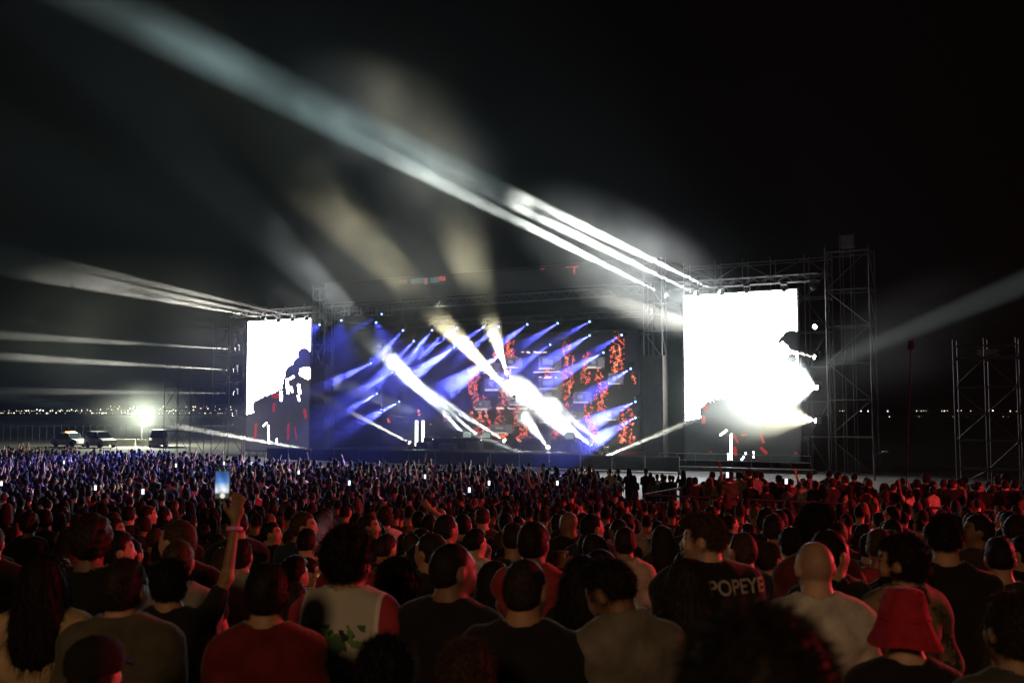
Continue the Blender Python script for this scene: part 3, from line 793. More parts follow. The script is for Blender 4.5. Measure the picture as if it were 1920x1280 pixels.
blue_row([((708, 737), (660, 765), .6, 9), ((750, 752), (690, 785), .7, 9), ((1193, 752), (1112, 792), 1.4, 11), ((1193, 782), (1112, 828), 1.4, 11)], 'in the lowest row above the deck', 3.0)
# white lamps over and beside the right screen
for i, (a, pw) in enumerate((((1252, 556), 1.25), ((1307, 552), 1.0), ((1352, 550), 1.0))):
    fixture(sp(*a, -1.0), sp(285, 70 - 18 * i, -26), 2.0e7 * pw, (.95, 1, .93), 3.8, 'white beam light above the right-hand screen, %s of three lit' % ORD[i], 'white beam lights above the right-hand screen')
for i, x in enumerate((1400, 1470, 1525)):
    fixture(sp(x, 545 - i * 3, -1.0), sp(x, 700, -8), 0, WH, 3, 'unlit stage light above the right-hand screen, %s of three' % ORD[i], 'unlit lights above the right-hand screen', LENS_O)
fixture(sp(1530, 612, -.6), sp(1400, 640, -9), 2.0e5, WH, 4, 'small white light right of the right-hand screen, topmost of four', 'white lights right of the right-hand screen')
fixture(sp(1531, 670, -.6), sp(1440, 648, -3), 1.2e6, WH, 9, 'white beam light right of the right-hand screen, second from the top', 'white lights right of the right-hand screen')
fixture(sp(1535, 727, -.6), sp(1440, 712, -4), 1.5e5, (.85, .97, 1), 84, 'brightest white light at the edge of the right-hand screen', 'white lights right of the right-hand screen')
fixture(sp(1534, 789, -.6), sp(1450, 776, -2), 3.5e4, YW, 70, 'warm white light low right of the right-hand screen', 'white lights right of the right-hand screen')
# white lamps over and beside the left screen
for i, a in enumerate(((522, 601), (548, 600), (575, 598))):
    fixture(sp(*a, -1.0), sp(a[0] - 520, a[1] - 100 - i * 12 + 6, -5), (2.6e7, 2.4e7, 2.0e7)[i], WH, 2.7, 'white beam light above the left-hand screen, %s of three' % ORD[i], 'white beam lights above the left-hand screen')
for i, a in enumerate(((445, 655), (442, 694), (442, 737), (440, 777))):
    fixture(sp(*a, -.6), sp(0, (628, 668, 733, 800)[i], -4), (1.3e7, 2.2e7, 1.5e7, 9e6)[i], WH, 2.3, 'white beam light on the outer edge of the left-hand screen, %s from the top' % ORD[i], 'white beam lights beside the left-hand screen')
fixture(sp(652, 855, -3), sp(340, 800, -6), 3.0e7, WH, 2.2, 'white floor light below the left-hand screen throwing a low beam', 'white floor lights', hang=False)
# white lamps on the stage floor
FL = [((771, 831), (585, 735), 2.6e6, 5, 2.0, WH), ((815, 824), (600, 690), 3.0e6, 6, 3, WH), ((880, 823), (745, 685), 1.1e7, 9, 4, CW), ((906, 825), (800, 735), 5e6, 7, 4, CW), ((948, 827), (865, 775), 3.5e6, 7, 4, CW), ((987, 838), (976, 806), 1.6e6, 8, 4, CW),
      ((1028, 839), (1006, 812), 1.6e6, 8, 4, CW), ((1048, 838), (1035, 815), 8e5, 8, 4, CW), ((1088, 838), (985, 740), 9e6, 12, 3, CW), ((1112, 838), (985, 735), 1.6e7, 10, 3, CW), ((1141, 842), (1040, 760), 8e6, 7, 3, CW)]
for i, (a, b, pw, an, d, c) in enumerate(FL):
    fixture(sp(*a, d), sp(*b, d + (5.4 if i > 7 else -7.0 if i < 3 else -4.5)), pw * (.16 if i < 8 else .085), c, an * (1 if i < 8 else 1.2), 'white beam light on the stage deck, %s from the left' % ORD[i], 'white beam lights on the stage deck', hang=False)
fixture(sp(1033, 869, -1.2), sp(925, 828, -.5), 1.2e6, CW, 4, 'white light at the foot of the stage, left of the pair of camera operators', 'white floor lights', hang=False)
fixture(sp(1095, 872, -3.4), sp(1920, 530, -16), 2.4e7, WH, 2.6, 'white light at the foot of the stage beaming up past the right-hand screen', 'white floor lights', hang=False)
# two warm wide beams rising from behind the players
fixture(sp(962, 742, 6.5), sp(800, 570, -2.4), 1.1e6, (1, .88, .56), 13, 'warm beam light behind the players aimed up over the roof truss', 'warm lights behind the players', hang=False)
fixture(sp(950, 700, 6.5), sp(915, 590, -2.4), 3.0e5, (1, .9, .6), 12, 'warm beam light behind the players aimed straight up', 'warm lights behind the players', hang=False)
# blue floods washing the crowd before the stage
for i, (x, px_, py_, dep) in enumerate(((640, 590, 880, 48), (705, 820, 892, 46), (600, 250, 872, 52))):
    fixture(sp(x, 600 + i * 4, -.9), at(px_, py_, dep), (3.5e5, 1.3e5, 4.5e5)[i], BL, (16, 14, 26)[i], 'blue flood light on the roof truss, %s from the left' % ORD[i], 'blue floods on the roof truss', rad=.2)
# floods behind the audience: the lit area the crowd has at its back (red bar lights at its side, warm stall lights behind)
RED_LENS = lens_mesh('lens', emat('red_lens', (1, .05, .05), 10, False), .15)
fixture(Vector((19, 16.5, 5.4)), Vector((5.0, 13.0, 2.0)), 14000, (1, .05, .07), 140, 'red flood light on a mast beside the crowd', 'floods beside the crowd', RED_LENS, .6, rad=.35)
fixture(Vector((14, -3.5, 6.5)), Vector((2, 12, 2.2)), 130, (1, .07, .05), 70, 'red flood light on a mast behind the crowd', 'floods beside the crowd', RED_LENS, 1.0, rad=.35)
WARM_LENS = lens_mesh('lens', emat('warm_lens', (1, .6, .25), 10, False), .15)
fixture(Vector((-3.0, -8, 8.6)), Vector((1.0, 9.5, 2.4)), 1150, (1, .58, .27), 60, 'warm flood light on a mast behind the crowd', 'floods beside the crowd', WARM_LENS, 1.0, rad=1.0)
for k, (p, h) in enumerate((((19, 16.5), 5.75), ((14, -3.5), 6.85), ((-3.0, -8), 8.95))):
    t = empty('light_mast', (p[0], p[1], ground_z(p[1])), 0, ('tall pole mast beside the crowd carrying a red flood', 'tall pole mast behind the crowd carrying a red flood', 'tall pole mast behind the crowd carrying a warm flood')[k], 'mast')
    z0 = ground_z(p[1]); pipe('pole', (.45, 0, 0), (.45, 0, h - z0 + .1), .05, t); pipe('arm', (.45, 0, h - z0), (0, 0, h - z0), .035, t); pipe('foot', (.05, 0, .04), (.85, 0, .04), .05, t)

# ------------------------------------------------------------------ gear on the stage
def gear(name, x, y, d, label, cat, build, group=None):
    p = sp(x, y, d); t = empty(name, (p.x, p.y, .9), UA, label, cat, group); build(t, p.z - .9); return t
def desk(w, h, dep):
    def f(t, _):
        m = MB(); m.box((-w / 2, -dep / 2, h - .09), (w / 2, dep / 2, h)); m.build('desk_top', M['black'], t)
        m = MB(); m.box((-w / 2 + .04, dep / 2 - .06, .08), (w / 2 - .04, dep / 2 - .02, h - .1)); m.build('front_panel', M['banner'], t)
        for sx in (-1, 1):
            for sy in (-1, 1): pipe('leg', (sx * (w / 2 - .06), sy * (dep / 2 - .1), 0), (sx * (w / 2 - .06), sy * (dep / 2 - .1), h - .09), .03, t, PIPE_K)
        for q in (-.3, .1, .38):
            m = MB(); m.box((q * w - .25, -dep * .3, h), (q * w + .25, dep * .3, h + .1), 0, .02); m.build('keyboard', M['grey'], t)
    return f
for i, (x, w) in enumerate(((822, 2.6), (868, 2.8), (915, 2.4), (1002, 2.0), (1062, 2.4))):
    gear('equipment_desk', x, 845, 2.4, 'dark musician desk with keyboards on the stage, %s from the left' % ORD[i], 'desk', desk(w, 1.0, .9), 'desks on the stage')
def monitor(t, _):
    m = MB(); m.box((-.42, -.06, 1.05), (.42, .02, 1.62)); m.build('housing', M['black'], t)
    m = MB(); m.poly([(.38, .024, 1.1), (-.38, .024, 1.1), (-.38, .024, 1.57), (.38, .024, 1.57)]); m.build('screen', SCREEN_GREY, t)
    pipe('stand', (0, -.03, 0), (0, -.03, 1.1), .03, t, PIPE_K); m = MB(); m.box((-.25, -.2, 0), (.25, .2, .03)); m.build('foot', M['black'], t)
SCREEN_GREY = emat('grey_screen', (.5, .62, .55), .55, False)
for i, x in enumerate((876, 912, 1068)): gear('monitor', x, 840, 1.5, 'pale lit monitor screen on the stage, %s from the left' % ORD[i], 'monitor', monitor, 'monitors on the stage')
TUBE_LIT = emat('tube_light', (.95, 1, .9), 5, False)
def tubelight(t, _):
    m = MB(); m.box((-.12, -.05, .25), (.12, .05, 2.45)); m.build('tube', TUBE_LIT, t)
    m = MB(); m.box((-.3, -.25, 0), (.3, .25, .25)); m.build('base', M['black'], t)
for i, x in enumerate((781, 793)): gear('tube_light', x, 815, 3.2, 'upright white tube light at the left end of the desks, %s of two' % ('outer', 'inner')[i], 'stage light', tubelight, 'white tube lights')
def case(w, h, dp):
    def f(t, _):
        m = MB(); m.box((-w / 2, -dp / 2, .1), (w / 2, dp / 2, h), 0, .015); m.build('case_body', M['grey'], t)
        m = MB(); m.box((-w / 2 - .01, dp / 2 - .03, h * .62), (w / 2 + .01, dp / 2 + .012, h * .66)); m.build('lid_trim', M['steel'], t)
        for sx in (-1, 1):
            for sy in (-1, 1): m = MB(); m.tube((sx * (w / 2 - .1) - .02, sy * (dp / 2 - .1), .05), (sx * (w / 2 - .1) + .02, sy * (dp / 2 - .1), .05), .05, .05, 8); m.build('caster', M['tyre'], t)
    return f
for i, (x, w, h) in enumerate(((795, 1.2, .7), (840, 1.4, .6), (890, 1.3, .8), (945, 1.5, .6), (1085, 1.0, .8))):
    gear('flight_case', x, 855, .8, 'grey flight case at the front of the stage, %s from the left' % ORD[i], 'case', case(w, h, .7), 'flight cases on the stage')
def micstand(t, _):
    pipe('pole', (0, 0, 0), (0, 0, 1.35), .018, t, PIPE_K); pipe('boom', (0, 0, 1.35), (.35, .1, 1.6), .014, t, PIPE_K)
    for q in range(3): pipe('leg', (0, 0, .25), (.3 * math.cos(q * 2.1), .3 * math.sin(q * 2.1), .02), .014, t, PIPE_K)
    m = MB(); m.tube((.33, .09, 1.58), (.45, .13, 1.66), .03, .035, 8); m.build('microphone', M['black'], t)
for i, x in enumerate((957, 975, 1060, 1075)): gear('microphone_stand', x, 845, 1.6, 'thin microphone stand on the stage, %s from the left' % ORD[i], 'stand', micstand, 'microphone stands')
# crowd barriers before the stage
m = MB(); m.box((-26, .0, .004), (16, 30, .012)); o = m.build('added_pit_sheet', pmat('added_sheet_black', (.018, .018, .019), .9, 0, 1.5, .4)); o.location = sw(22, 0, 0); o.rotation_euler = (0, 0, UA); tag(o, kind='structure')  # black sheet added over the pit ground to subdue bright beam spots
BARS = MB(); BARS.box((-1.2, -.02, 1.05), (1.2, .02, 1.1)); BARS_TOP = BARS.mesh('top_rail', M['steel'])
_p = MB(); _p.box((-1.18, -.015, .12), (1.18, .015, 1.04)); BAR_PANEL = _p.mesh('panel', M['banner'])
_p = MB(); _p.box((-1.2, -.5, 0), (1.2, .1, .04)); BAR_FOOT = _p.mesh('foot_plate', M['grey'])
for i in range(15):
    p = sw(4 + i * 2.45, -5.0, 0); t = empty('crowd_barrier', p, UA, 'black steel crowd barrier at the foot of the stage, %s from its right end' % ORDX[i], 'barrier', 'barriers at the foot of the stage')
    mobj('top_rail', BARS_TOP, t); mobj('panel', BAR_PANEL, t); mobj('foot_plate', BAR_FOOT, t)
# raised viewing platform with its rail on the right
A = Vector((3.7, 28.2, 0)); B = Vector((16.5, 20.8, 0)); UD = (B - A).normalized(); ND = Vector((-UD.y, UD.x, 0))
DECK_Z = .62; DA = math.atan2(UD.y, UD.x)
t = empty('viewing_platform', A, DA, 'dark railed viewing platform holding the red-lit people on the right', 'platform')
LEN = (B - A).length
for i in range(5):
    m = MB(); m.box((i * LEN / 5 + .01, 0, DECK_Z - .12), ((i + 1) * LEN / 5 - .01, 9, DECK_Z)); m.build('deck_panel', M['deck'], t)
npn = 12
for i in range(npn):
    a = i * LEN / npn; m = MB(); m.box((a + .02, -.05, .05), (a + LEN / npn - .02, -.01, DECK_Z + .98)); m.build('front_panel', M['banner'], t)
    pipe('rail_post', (a, .0, 0), (a, .0, DECK_Z + 1.15), .03, t)
pipe('top_rail', (0, -.02, DECK_Z + 1.16), (LEN, -.02, DECK_Z + 1.16), .032, t)
pipe('mid_rail', (0, .03, DECK_Z + .6), (LEN, .03, DECK_Z + .6), .025, t)
for s_ in (0, LEN): pipe('side_rail', (s_, 0, DECK_Z + 1.16), (s_, 9, DECK_Z + 1.16), .03, t)
# tall black pole held up out of the crowd
p = at(1708, 655, 19); q = at(1686, 925, 18.6); q.z = ground_z(18.6)
t = empty('camera_mast', q, 0, 'thin black pole rising from the crowd with a small black head', 'mast')
rel = p - q
PIPE_M = PIPE.copy(); PIPE_M.materials.clear(); PIPE_M.materials.append(M['black_cloth']); pipe('pole', (0, 0, 0), rel, .011, t, PIPE_M)
m = MB(); m.box((rel.x - .045, rel.y - .05, rel.z), (rel.x + .045, rel.y + .05, rel.z + .17), 0, .01); b = m.build('camera_head', M['black_cloth'], t)
m = MB(); m.tube((rel.x, rel.y - .05, rel.z + .1), (rel.x, rel.y - .09, rel.z + .1), .03, .034, 10); m.build('lens', M['glass'], t)
for k in range(3): pipe('foot', (0, 0, .3), (.3 * math.cos(k * 2.1), .3 * math.sin(k * 2.1), .02), .015, t, PIPE_K)
# small street lamp by the tower
p = at(1640, 893, 60); t = empty('lamp_post', (p.x, p.y, 0), 0, 'short pale lamp post with a bent arm beside the tall scaffold tower', 'lamp post')
pipe('post', (0, 0, 0), (0, 0, 1.55), .06, t); pipe('arm', (0, 0, 1.5), (.6, 0, 1.72), .035, t)
m = MB(); m.box((.5, -.1, 1.68), (.82, .1, 1.76), 0, .02); m.build('lamp_hood', M['tin'], t)
# ------------------------------------------------------------------ far left: flood lamp, fence, vehicles, tent
p = at(267, 776, 122); t = empty('flood_lamp', (p.x, p.y, 0), 0, 'glaring white flood lamp on a thin pole behind the left crowd', 'flood lamp')
pipe('pole', (0, 0, 0), (0, 0, p.z - .5), .07, t); m = MB(); m.tube((0, 0, .0), (0, 0, .15), .4, .3, 12); m.build('foot', M['grey'], t)
m = MB(); m.lathe([(.02, -.45), (.32, -.32), (.45, 0), (.32, .32), (.02, .45)], (0, 0, p.z), 14); m.build('globe', emat('flood_globe', (.95, 1, .84), 60, False), t, True)
l = bpy.data.lights.new('lamp', 'POINT'); l.energy = 60000; l.color = (.93, 1, .78); l.shadow_soft_size = .55
o = bpy.data.objects.new('lamp', l); COL.objects.link(o); o.parent = t; o.location = (0, 0, p.z); 
def wheel(t, x, y, r=.33):
    m = MB(); m.tube((x, y - .11, r), (x, y + .11, r), r, r, 16); w = m.build('wheel', M['tyre'], t)
    m = MB(); m.tube((x, y - .12, r), (x, y + .12, r), r * .6, r * .6, 12); m.build('rim', M['steel'], w)
def car(name, loc, rz, label, prof, cabin, paint, L=4.5, W=1.8, hasbar=False):
    t = empty(name, loc, rz, label, 'car'); m = MB(); hw = W / 2
    for i in range(len(prof) - 1):
        (x0, b0, t0), (x1, b1, t1) = prof[i], prof[i + 1]
        m.hexa([(x0, -hw, b0), (x1, -hw, b1), (x1, hw, b1), (x0, hw, b0), (x0, -hw * .96, t0), (x1, -hw * .96, t1), (x1, hw * .96, t1), (x0, hw * .96, t0)])
    m.build('body', paint, t)
    (xa, xb, xc, xd, z0, z1) = cabin; m = MB()
    m.hexa([(xa, -hw * .93, z0), (xd, -hw * .93, z0), (xd, hw * .93, z0), (xa, hw * .93, z0), (xb, -hw * .78, z1), (xc, -hw * .78, z1), (xc, hw * .78, z1), (xb, hw * .78, z1)])
    m.build('window_band', M['glass'], t)
    m = MB(); m.box((xb - .02, -hw * .8, z1), (xc + .02, hw * .8, z1 + .05), 0, .02); r = m.build('roof', paint, t)
    for px_ in (xa * .55 + xb * .45, (xb + xc) / 2, xc * .45 + xd * .55):
        for sy in (-1, 1): pipe('pillar', (px_, sy * hw * .94, z0), (px_ * .9 + (xb + xc) / 2 * .1, sy * hw * .79, z1), .04, t, PIPE)
    for x in (-L * .31, L * .31):
        for sy in (-1, 1): wheel(t, x, sy * (hw - .08))
    for sy in (-1, 1):
        m = MB(); m.box((L / 2 - .03, sy * hw * .7 - .15, .62), (L / 2 + .02, sy * hw * .7 + .15, .78)); m.build('headlight', M['tin'], t)
        m = MB(); m.box((-L / 2 - .02, sy * hw * .75 - .1, .65), (-L / 2 + .03, sy * hw * .75 + .1, .85)); m.build('tail_light', M['grey'], t)
    if hasbar:
        for k, c in ((-.35, (1, .25, .08)), (.35, (1, .7, .35))):
            m = MB(); m.box((-.1, k - .28, z1 + .06), (.12, k + .28, z1 + .2), 0, .02); m.build('beacon', emat('beacon', c, 6, False), t)
    return t
PR = [(-2.25, .5, .85), (-2.1, .3, .95), (-1.6, .25, 1.0), (-.9, .25, 1.02), (.6, .25, 1.0), (1.4, .25, .95), (2.0, .28, .85), (2.25, .45, .7)]
p = at(131, 833, 118); car('patrol_car', (p.x, p.y, 0), R(-28), 'pale pickup with orange roof beacons parked behind the left crowd', PR, (-1.5, -1.0, .4, 1.2, 1.0, 1.62), M['white_paint'], hasbar=True)
PR2 = [(-2.2, .5, 1.0), (-2.1, .3, 1.1), (-1.2, .28, 1.1), (.9, .28, 1.08), (1.7, .28, 1.02), (2.2, .42, .85)]
p = at(188, 834, 116); car('parked_car', (p.x, p.y, 0), R(-40), 'white tall car parked between the beacon pickup and the flood lamp', PR2, (-2.1, -1.85, .3, 1.1, 1.1, 1.8), M['white_paint'])
p = at(297, 833, 118); car('parked_van', (p.x, p.y, 0), R(-75), 'dark van with a pale roof right of the flood lamp', PR2, (-2.1, -1.9, .6, 1.3, 1.1, 1.95), M['tin'])
p = at(235, 838, 120)
for i in range(3):
    t = empty('traffic_barrier', (p.x - 3.2 + i * 3.0, p.y, 0), R(6 * i), 'low pale barrier block at the foot of the flood lamp, %s from the left' % ORD[i], 'barrier', 'low barriers by the flood lamp')
    m = MB(); m.hexa([(-1.35, -.35, 0), (1.35, -.35, 0), (1.35, .35, 0), (-1.35, .35, 0), (-1.35, -.12, .85), (1.35, -.12, .85), (1.35, .12, .85), (-1.35, .12, .85)]); m.build('block', M['tin'], t)
    m = MB(); m.box((-1.3, -.2, .4), (-.9, -.26, .5)); m.build('reflector', M['steel'], t)
p = at(60, 830, 138); t = empty('mesh_fence', (p.x - 12, p.y, 0), 0, 'thin mesh fence running behind the parked vehicles', 'fence')
for i in range(40): pipe('post', (i, 0, 0), (i, 0, 2.3), .022, t, PIPE_K)
for z in (.15, 2.2): pipe('rail', (0, 0, z), (40, 0, z), .02, t, PIPE_K)
# ------------------------------------------------------------------ lights of the far shore
m = MB(); r2 = random.Random(11)
def shore(px0, px1, n, ys, jit=1.2):
    for i in range(n):
        x = px0 + (px1 - px0) * (i + r2.uniform(-.35, .35)) / n; y = r2.choice(ys) + r2.uniform(-jit, jit) * .5
        p = at(x, y, r2.uniform(820, 900)); s_ = r2.choice((.22, .3, .4, .62)); m.lathe([(.01, -s_), (s_, 0), (.01, s_)], p, 5, r2.choice((0, 0, 1)))
shore(0, 200, 44, [770, 774]); shore(0, 440, 46, [768, 774]); shore(195, 440, 60, [762, 766, 770, 774, 797]); shore(580, 612, 12, [778, 786, 792]); shore(1535, 1920, 78, [770, 782, 782, 793])
o = m.build('shore_lights', [emat('shore_white', (1, .93, .8), 3.5, False), emat('shore_warm', (1, .75, .45), 3, False)])
tag(o, 'tiny town lights strung along the far dark shore', 'lights', kind='stuff')
# ------------------------------------------------------------------ people in the foreground
from mathutils.bvhtree import BVHTree
SK = {'fair': (.50, .32, .24), 'tan': (.40, .24, .16), 'olive': (.33, .20, .13), 'brown': (.20, .11, .07), 'dark': (.11, .06, .04)}
HR = {'black': (.012, .010, .009), 'dark': (.022, .016, .012), 'brown': (.05, .03, .018), 'light': (.16, .10, .055), 'grey': (.14, .13, .12)}
placed = []           # (x, y, radius) of everybody standing
def ring_mesh(name, rx, ry, r, c, n=26, k=7, tilt=0.0):
    m = MB()
    for i in range(n):
        t = 2 * math.pi * i / n
        for j in range(k):
            a = 2 * math.pi * j / k; q = 1 + r * math.cos(a) / rx
            y = ry * q * math.cos(t)
            m.v.append((c[0] + rx * q * math.sin(t), c[1] + y, c[2] + r * 1.3 * math.sin(a) + tilt * y))
    for i in range(n):
        for j in range(k):
            m.f.append((i * k + j, ((i + 1) % n) * k + j, ((i + 1) % n) * k + (j + 1) % k, i * k + (j + 1) % k)); m.mi.append(0)
    return m
def text_on(parent, V, Q, s, size, cx, cz, mat, name='lettering', arc=0.0):
    cu = bpy.data.curves.new('t', 'FONT'); cu.body = s; cu.size = size; cu.align_x = 'CENTER'; cu.align_y = 'CENTER'; cu.offset = size * .02
    to = bpy.data.objects.new('t', cu); COL.objects.link(to)
    me = bpy.data.meshes.new_from_object(to.evaluated_get(bpy.context.evaluated_depsgraph_get())); bpy.data.objects.remove(to)
    tree = BVHTree.FromPolygons([tuple(v) for v in V], [tuple(q) for q in Q])
    for v in me.vertices:
        x, z = cx + v.co.x, cz + v.co.y + arc * v.co.x ** 2
        h = tree.ray_cast(Vector((x, -1, z)), Vector((0, 1, 0)))
        v.co = Vector((x, (h[0].y if h[0] else -.12) - .005, z))
    return mobj(name, me, parent, mat)
def stand(x, ytop, w, D=None, grow=1.77):
    D = (D or .165 * F_PX / w) * (1.11 if (D or 9) > 2 else 1)
    p = at(x, ytop, D); g = ground_z(p.y); return p, g, (p.z - g) / grow
def dress(root, f, sp_, hi=True):
    """adds body, hair and clothes of a figure under its root"""
    skin = SK[sp_.get('skin', 'tan')]; hc = HR[sp_.get('hc', 'dark')]
    V, Q = f.body(); me = mesh_np('body', V, Q); face_tint(f, me, V, sp_.get('stubble', 0 if f.fem else .3)); b = mobj('body', me, root, M['skin']); b.color = (*skin, 1)
    V, Q = f.shirt(**sp_.get('shirt', {})); me = mesh_np('shirt', V, Q); shn = sp_.get('shirt_name', 'shirt'); me.name = shn
    sh = mobj(shn, me, root, sp_.get('smat', M['cloth'])); sh.color = (*sp_.get('sc', (.02, .02, .022)), 1)
    if hi and not sp_.get('shirt', {}).get('hood'):
        c = ring_mesh('collar', .0665, .0645, .008, (0, -.02, 1.484), tilt=-.12).build('collar', M['cloth'], sh, True); c.color = [min(1, k * .85) for k in sp_.get('sc', (.02, .02, .022))] + [1]
    st_ = sp_.get('style', 'short')
    if st_ != 'bald':
        hv, hq = f.hair(st_, sp_.get('hh', .008 if hi else f.h))
        if hi: hv, hq = add_blades(hv, hq, sp_.get('blades', 12000), {'long': .055, 'longwave': .05, 'curly': .03, 'thick': .026, 'afro': .03, 'buzz': .005, 'crop': .010, 'ponytail': .03}.get(st_, .022), f.seed, .93 if st_.startswith('long') else .55, .0010)
        h = mobj('hair', mesh_np('hair', hv, hq), root, M['hair']); h.color = (*hc, 1)
    if sp_.get('beard'):
        hv, hq = f.beard()
        if hi: hv, hq = add_blades(hv, hq, 2500, .010, f.seed, .6, .001)
        h = mobj('beard', mesh_np('beard', hv, hq), root, M['hair']); h.color = (*hc, 1)
    V2, Q2 = f.trousers(); mobj('trousers', mesh_np('trousers', V2, Q2), root, M['denim'])
    V2, Q2 = f.shoes(); mobj('shoes', mesh_np('shoes', V2, Q2), root, M['shoe'])
    return sh, V, Q
def hero(x, y, w, label, rz=0, D=None, group=None, **s):
    p, g, sc = stand(x, y, w, D, s.get('grow', 1.77))
    r = empty('person', (p.x, p.y, g), R(rz), label, 'person', group); r.scale = (sc,) * 3
    placed.append((p.x, p.y, .42))
    f = Fig(s.get('arms', ('down', 'down')), R(s.get('yaw', 0)), R(s.get('pitch', 0)), R(s.get('roll', 0)), s.get('build', 1.0), s.get('fem', False), s.get('h', .0125), hand=s.get('hand'), arm=s.get('arm', 1.0), seed=len(placed), custom=s.get('custom'))
    sh, V, Q = dress(r, f, s)
    DBG.append((label[:40], round(p.x, 2), round(p.y, 2), round(sc * 1.77, 2)))
    return r, f, sh, V, Q
DBG = []
def masks_mat(name, build):
    m, N, L = new_mat(name); o = N('ShaderNodeOutputMaterial'); b = N('ShaderNodeBsdfPrincipled'); L(b.outputs[0], o.inputs['Surface']); b.inputs['Roughness'].default_value = .9
    tc = N('ShaderNodeTexCoord'); sx = N('ShaderNodeSeparateXYZ'); L(tc.outputs['Object'], sx.inputs[0])
    def math_(op, a, b_=None):
        n = N('ShaderNodeMath'); n.operation = op
        for i, q in enumerate((a, b_)):
            if q is None: continue
            if isinstance(q, (int, float)): n.inputs[i].default_value = q
            else: L(q, n.inputs[i])
        return n.outputs[0]
    def mix(fac, a, c):
        n = N('ShaderNodeMix'); n.data_type = 'RGBA'; L(fac, n.inputs[0])
        for i, q in ((6, a), (7, c)):
            if isinstance(q, tuple): n.inputs[i].default_value = (*q, 1)
            else: L(q, n.inputs[i])
        return n.outputs[2]
    def noise(s, seed=0.0, det=2.0):
        n = N('ShaderNodeTexNoise'); n.noise_dimensions = '4D'; n.inputs['W'].default_value = seed; n.inputs['Scale'].default_value = s; n.inputs['Detail'].default_value = det; L(tc.outputs['Object'], n.inputs['Vector']); return n.outputs[0]
    L(build(sx.outputs[0], sx.outputs[1], sx.outputs[2], math_, mix, noise), b.inputs['Base Color'])
    return m
def jacket(X, Y, Z, m, mix, noise):
    ax = m('ABSOLUTE', X); c = mix(m('GREATER_THAN', ax, .165), (.42, .42, .40), (.35, .03, .05))
    st_ = m('LESS_THAN', m('ABSOLUTE', m('SUBTRACT', ax, .168)), .009); c = mix(st_, c, (.62, .6, .58))
    box_ = m('MULTIPLY', m('LESS_THAN', m('ABSOLUTE', X), .125), m('MULTIPLY', m('GREATER_THAN', Z, 1.08), m('LESS_THAN', Z, 1.405)))
    box_ = m('MULTIPLY', box_, m('LESS_THAN', Y, 0))
    for s, sd, th, col in ((9, 1, .5, (.04, .12, .04)), (13, 4, .55, (.10, .22, .06)), (17, 8, .6, (.015, .02, .02)), (11, 12, .64, (.35, .22, .03)), (10, 17, .64, (.05, .14, .18))):
        c = mix(m('MULTIPLY', box_, m('GREATER_THAN', noise(s, sd), th)), c, col)
    return c
def camo(X, Y, Z, m, mix, noise):
    c = mix(m('GREATER_THAN', noise(9, 2), .5), (.20, .15, .09), (.09, .085, .05))
    return mix(m('GREATER_THAN', noise(14, 7), .58), c, (.03, .028, .02))
def stripes(X, Y, Z, m, mix, noise):
    return mix(m('GREATER_THAN', m('SINE', m('MULTIPLY', Z, 130.0)), .55), (.55, .52, .46), (.02, .02, .025))
def printed(X, Y, Z, m, mix, noise):
    bx_ = m('MULTIPLY', m('LESS_THAN', m('ABSOLUTE', X), .12), m('MULTIPLY', m('GREATER_THAN', Z, 1.02), m('LESS_THAN', Z, 1.33)))
    cell = m('MULTIPLY', m('GREATER_THAN', m('SINE', m('MULTIPLY', Z, 75.0)), -.35), m('GREATER_THAN', m('SINE', m('ADD', m('MULTIPLY', X, 120.0), m('MULTIPLY', noise(7, 3), 6.0))), -.1))
    return mix(m('MULTIPLY', bx_, m('MULTIPLY', cell, m('GREATER_THAN', noise(26, 5), .44))), (.013, .013, .015), (.55, .50, .42))
def tiedye(X, Y, Z, m, mix, noise):
    return mix(m('GREATER_THAN', noise(16, 3), .56), (.55, .50, .42), (.05, .045, .04))
JACKET = masks_mat('colour_block_jacket', jacket); CAMO = masks_mat('camouflage', camo); STRIPE = masks_mat('striped_knit', stripes); PRINT = masks_mat('printed_tee', printed); DYE = masks_mat('blotched_cotton', tiedye)
WHITE_INK = pmat('white_print', (.36, .35, .32), .85, 0, 30, .35)
BLK = (.011, .011, .012)
hero(84, 1036, 84, 'person with long dark hair and a loose beige top at the left edge', D=4.2, rz=8, style='long', fem=True, sc=(.45, .33, .20), hc='black', shirt=dict(loose=.03), shirt_name='blouse', skin='olive')
hero(236, 1042, 80, 'person with cropped dark hair in a dark olive hooded jacket, second from the left', D=3.6, rz=-4, style='crop', sc=(.075, .07, .05), shirt=dict(hood=True, sleeve='long', loose=.03, wr=.006), shirt_name='hooded_jacket', hc='dark', skin='tan', yaw=-8, stubble=.35)
hero(182, 1196, 104, 'person in a black cap cut off by the bottom left edge', rz=-10, style='crop', blades=40, sc=(.09, .08, .06), skin='fair', cap=True)
def add_cap(root, brim_fwd=True):
    m = MB(); m.lathe([(.101, -.01), (.103, .03), (.094, .07), (.066, .1), (.03, .115), (.001, .118)], (0, -.012, 1.665), 22)
    m.v = [(x, (y + .012) * 1.16 - .012, z) for x, y, z in m.v]
    c = m.build('cap', M['black_cloth'], root, True)
    m = MB(); pts = []
    for i in range(13):
        a = math.pi * i / 12; pts.append((.098 * math.cos(a), .085 + .10 * math.sin(a)))
    for i in range(12):
        (x0, y0), (x1, y1) = pts[i], pts[i + 1]
        m.hexa([(x0 * .9, .06, 1.668), (x0, y0, 1.652), (x1, y1, 1.652), (x1 * .9, .06, 1.668), (x0 * .9, .06, 1.674), (x0, y0, 1.657), (x1, y1, 1.657), (x1 * .9, .06, 1.674)])
    m.build('brim', M['black_cloth'], c)
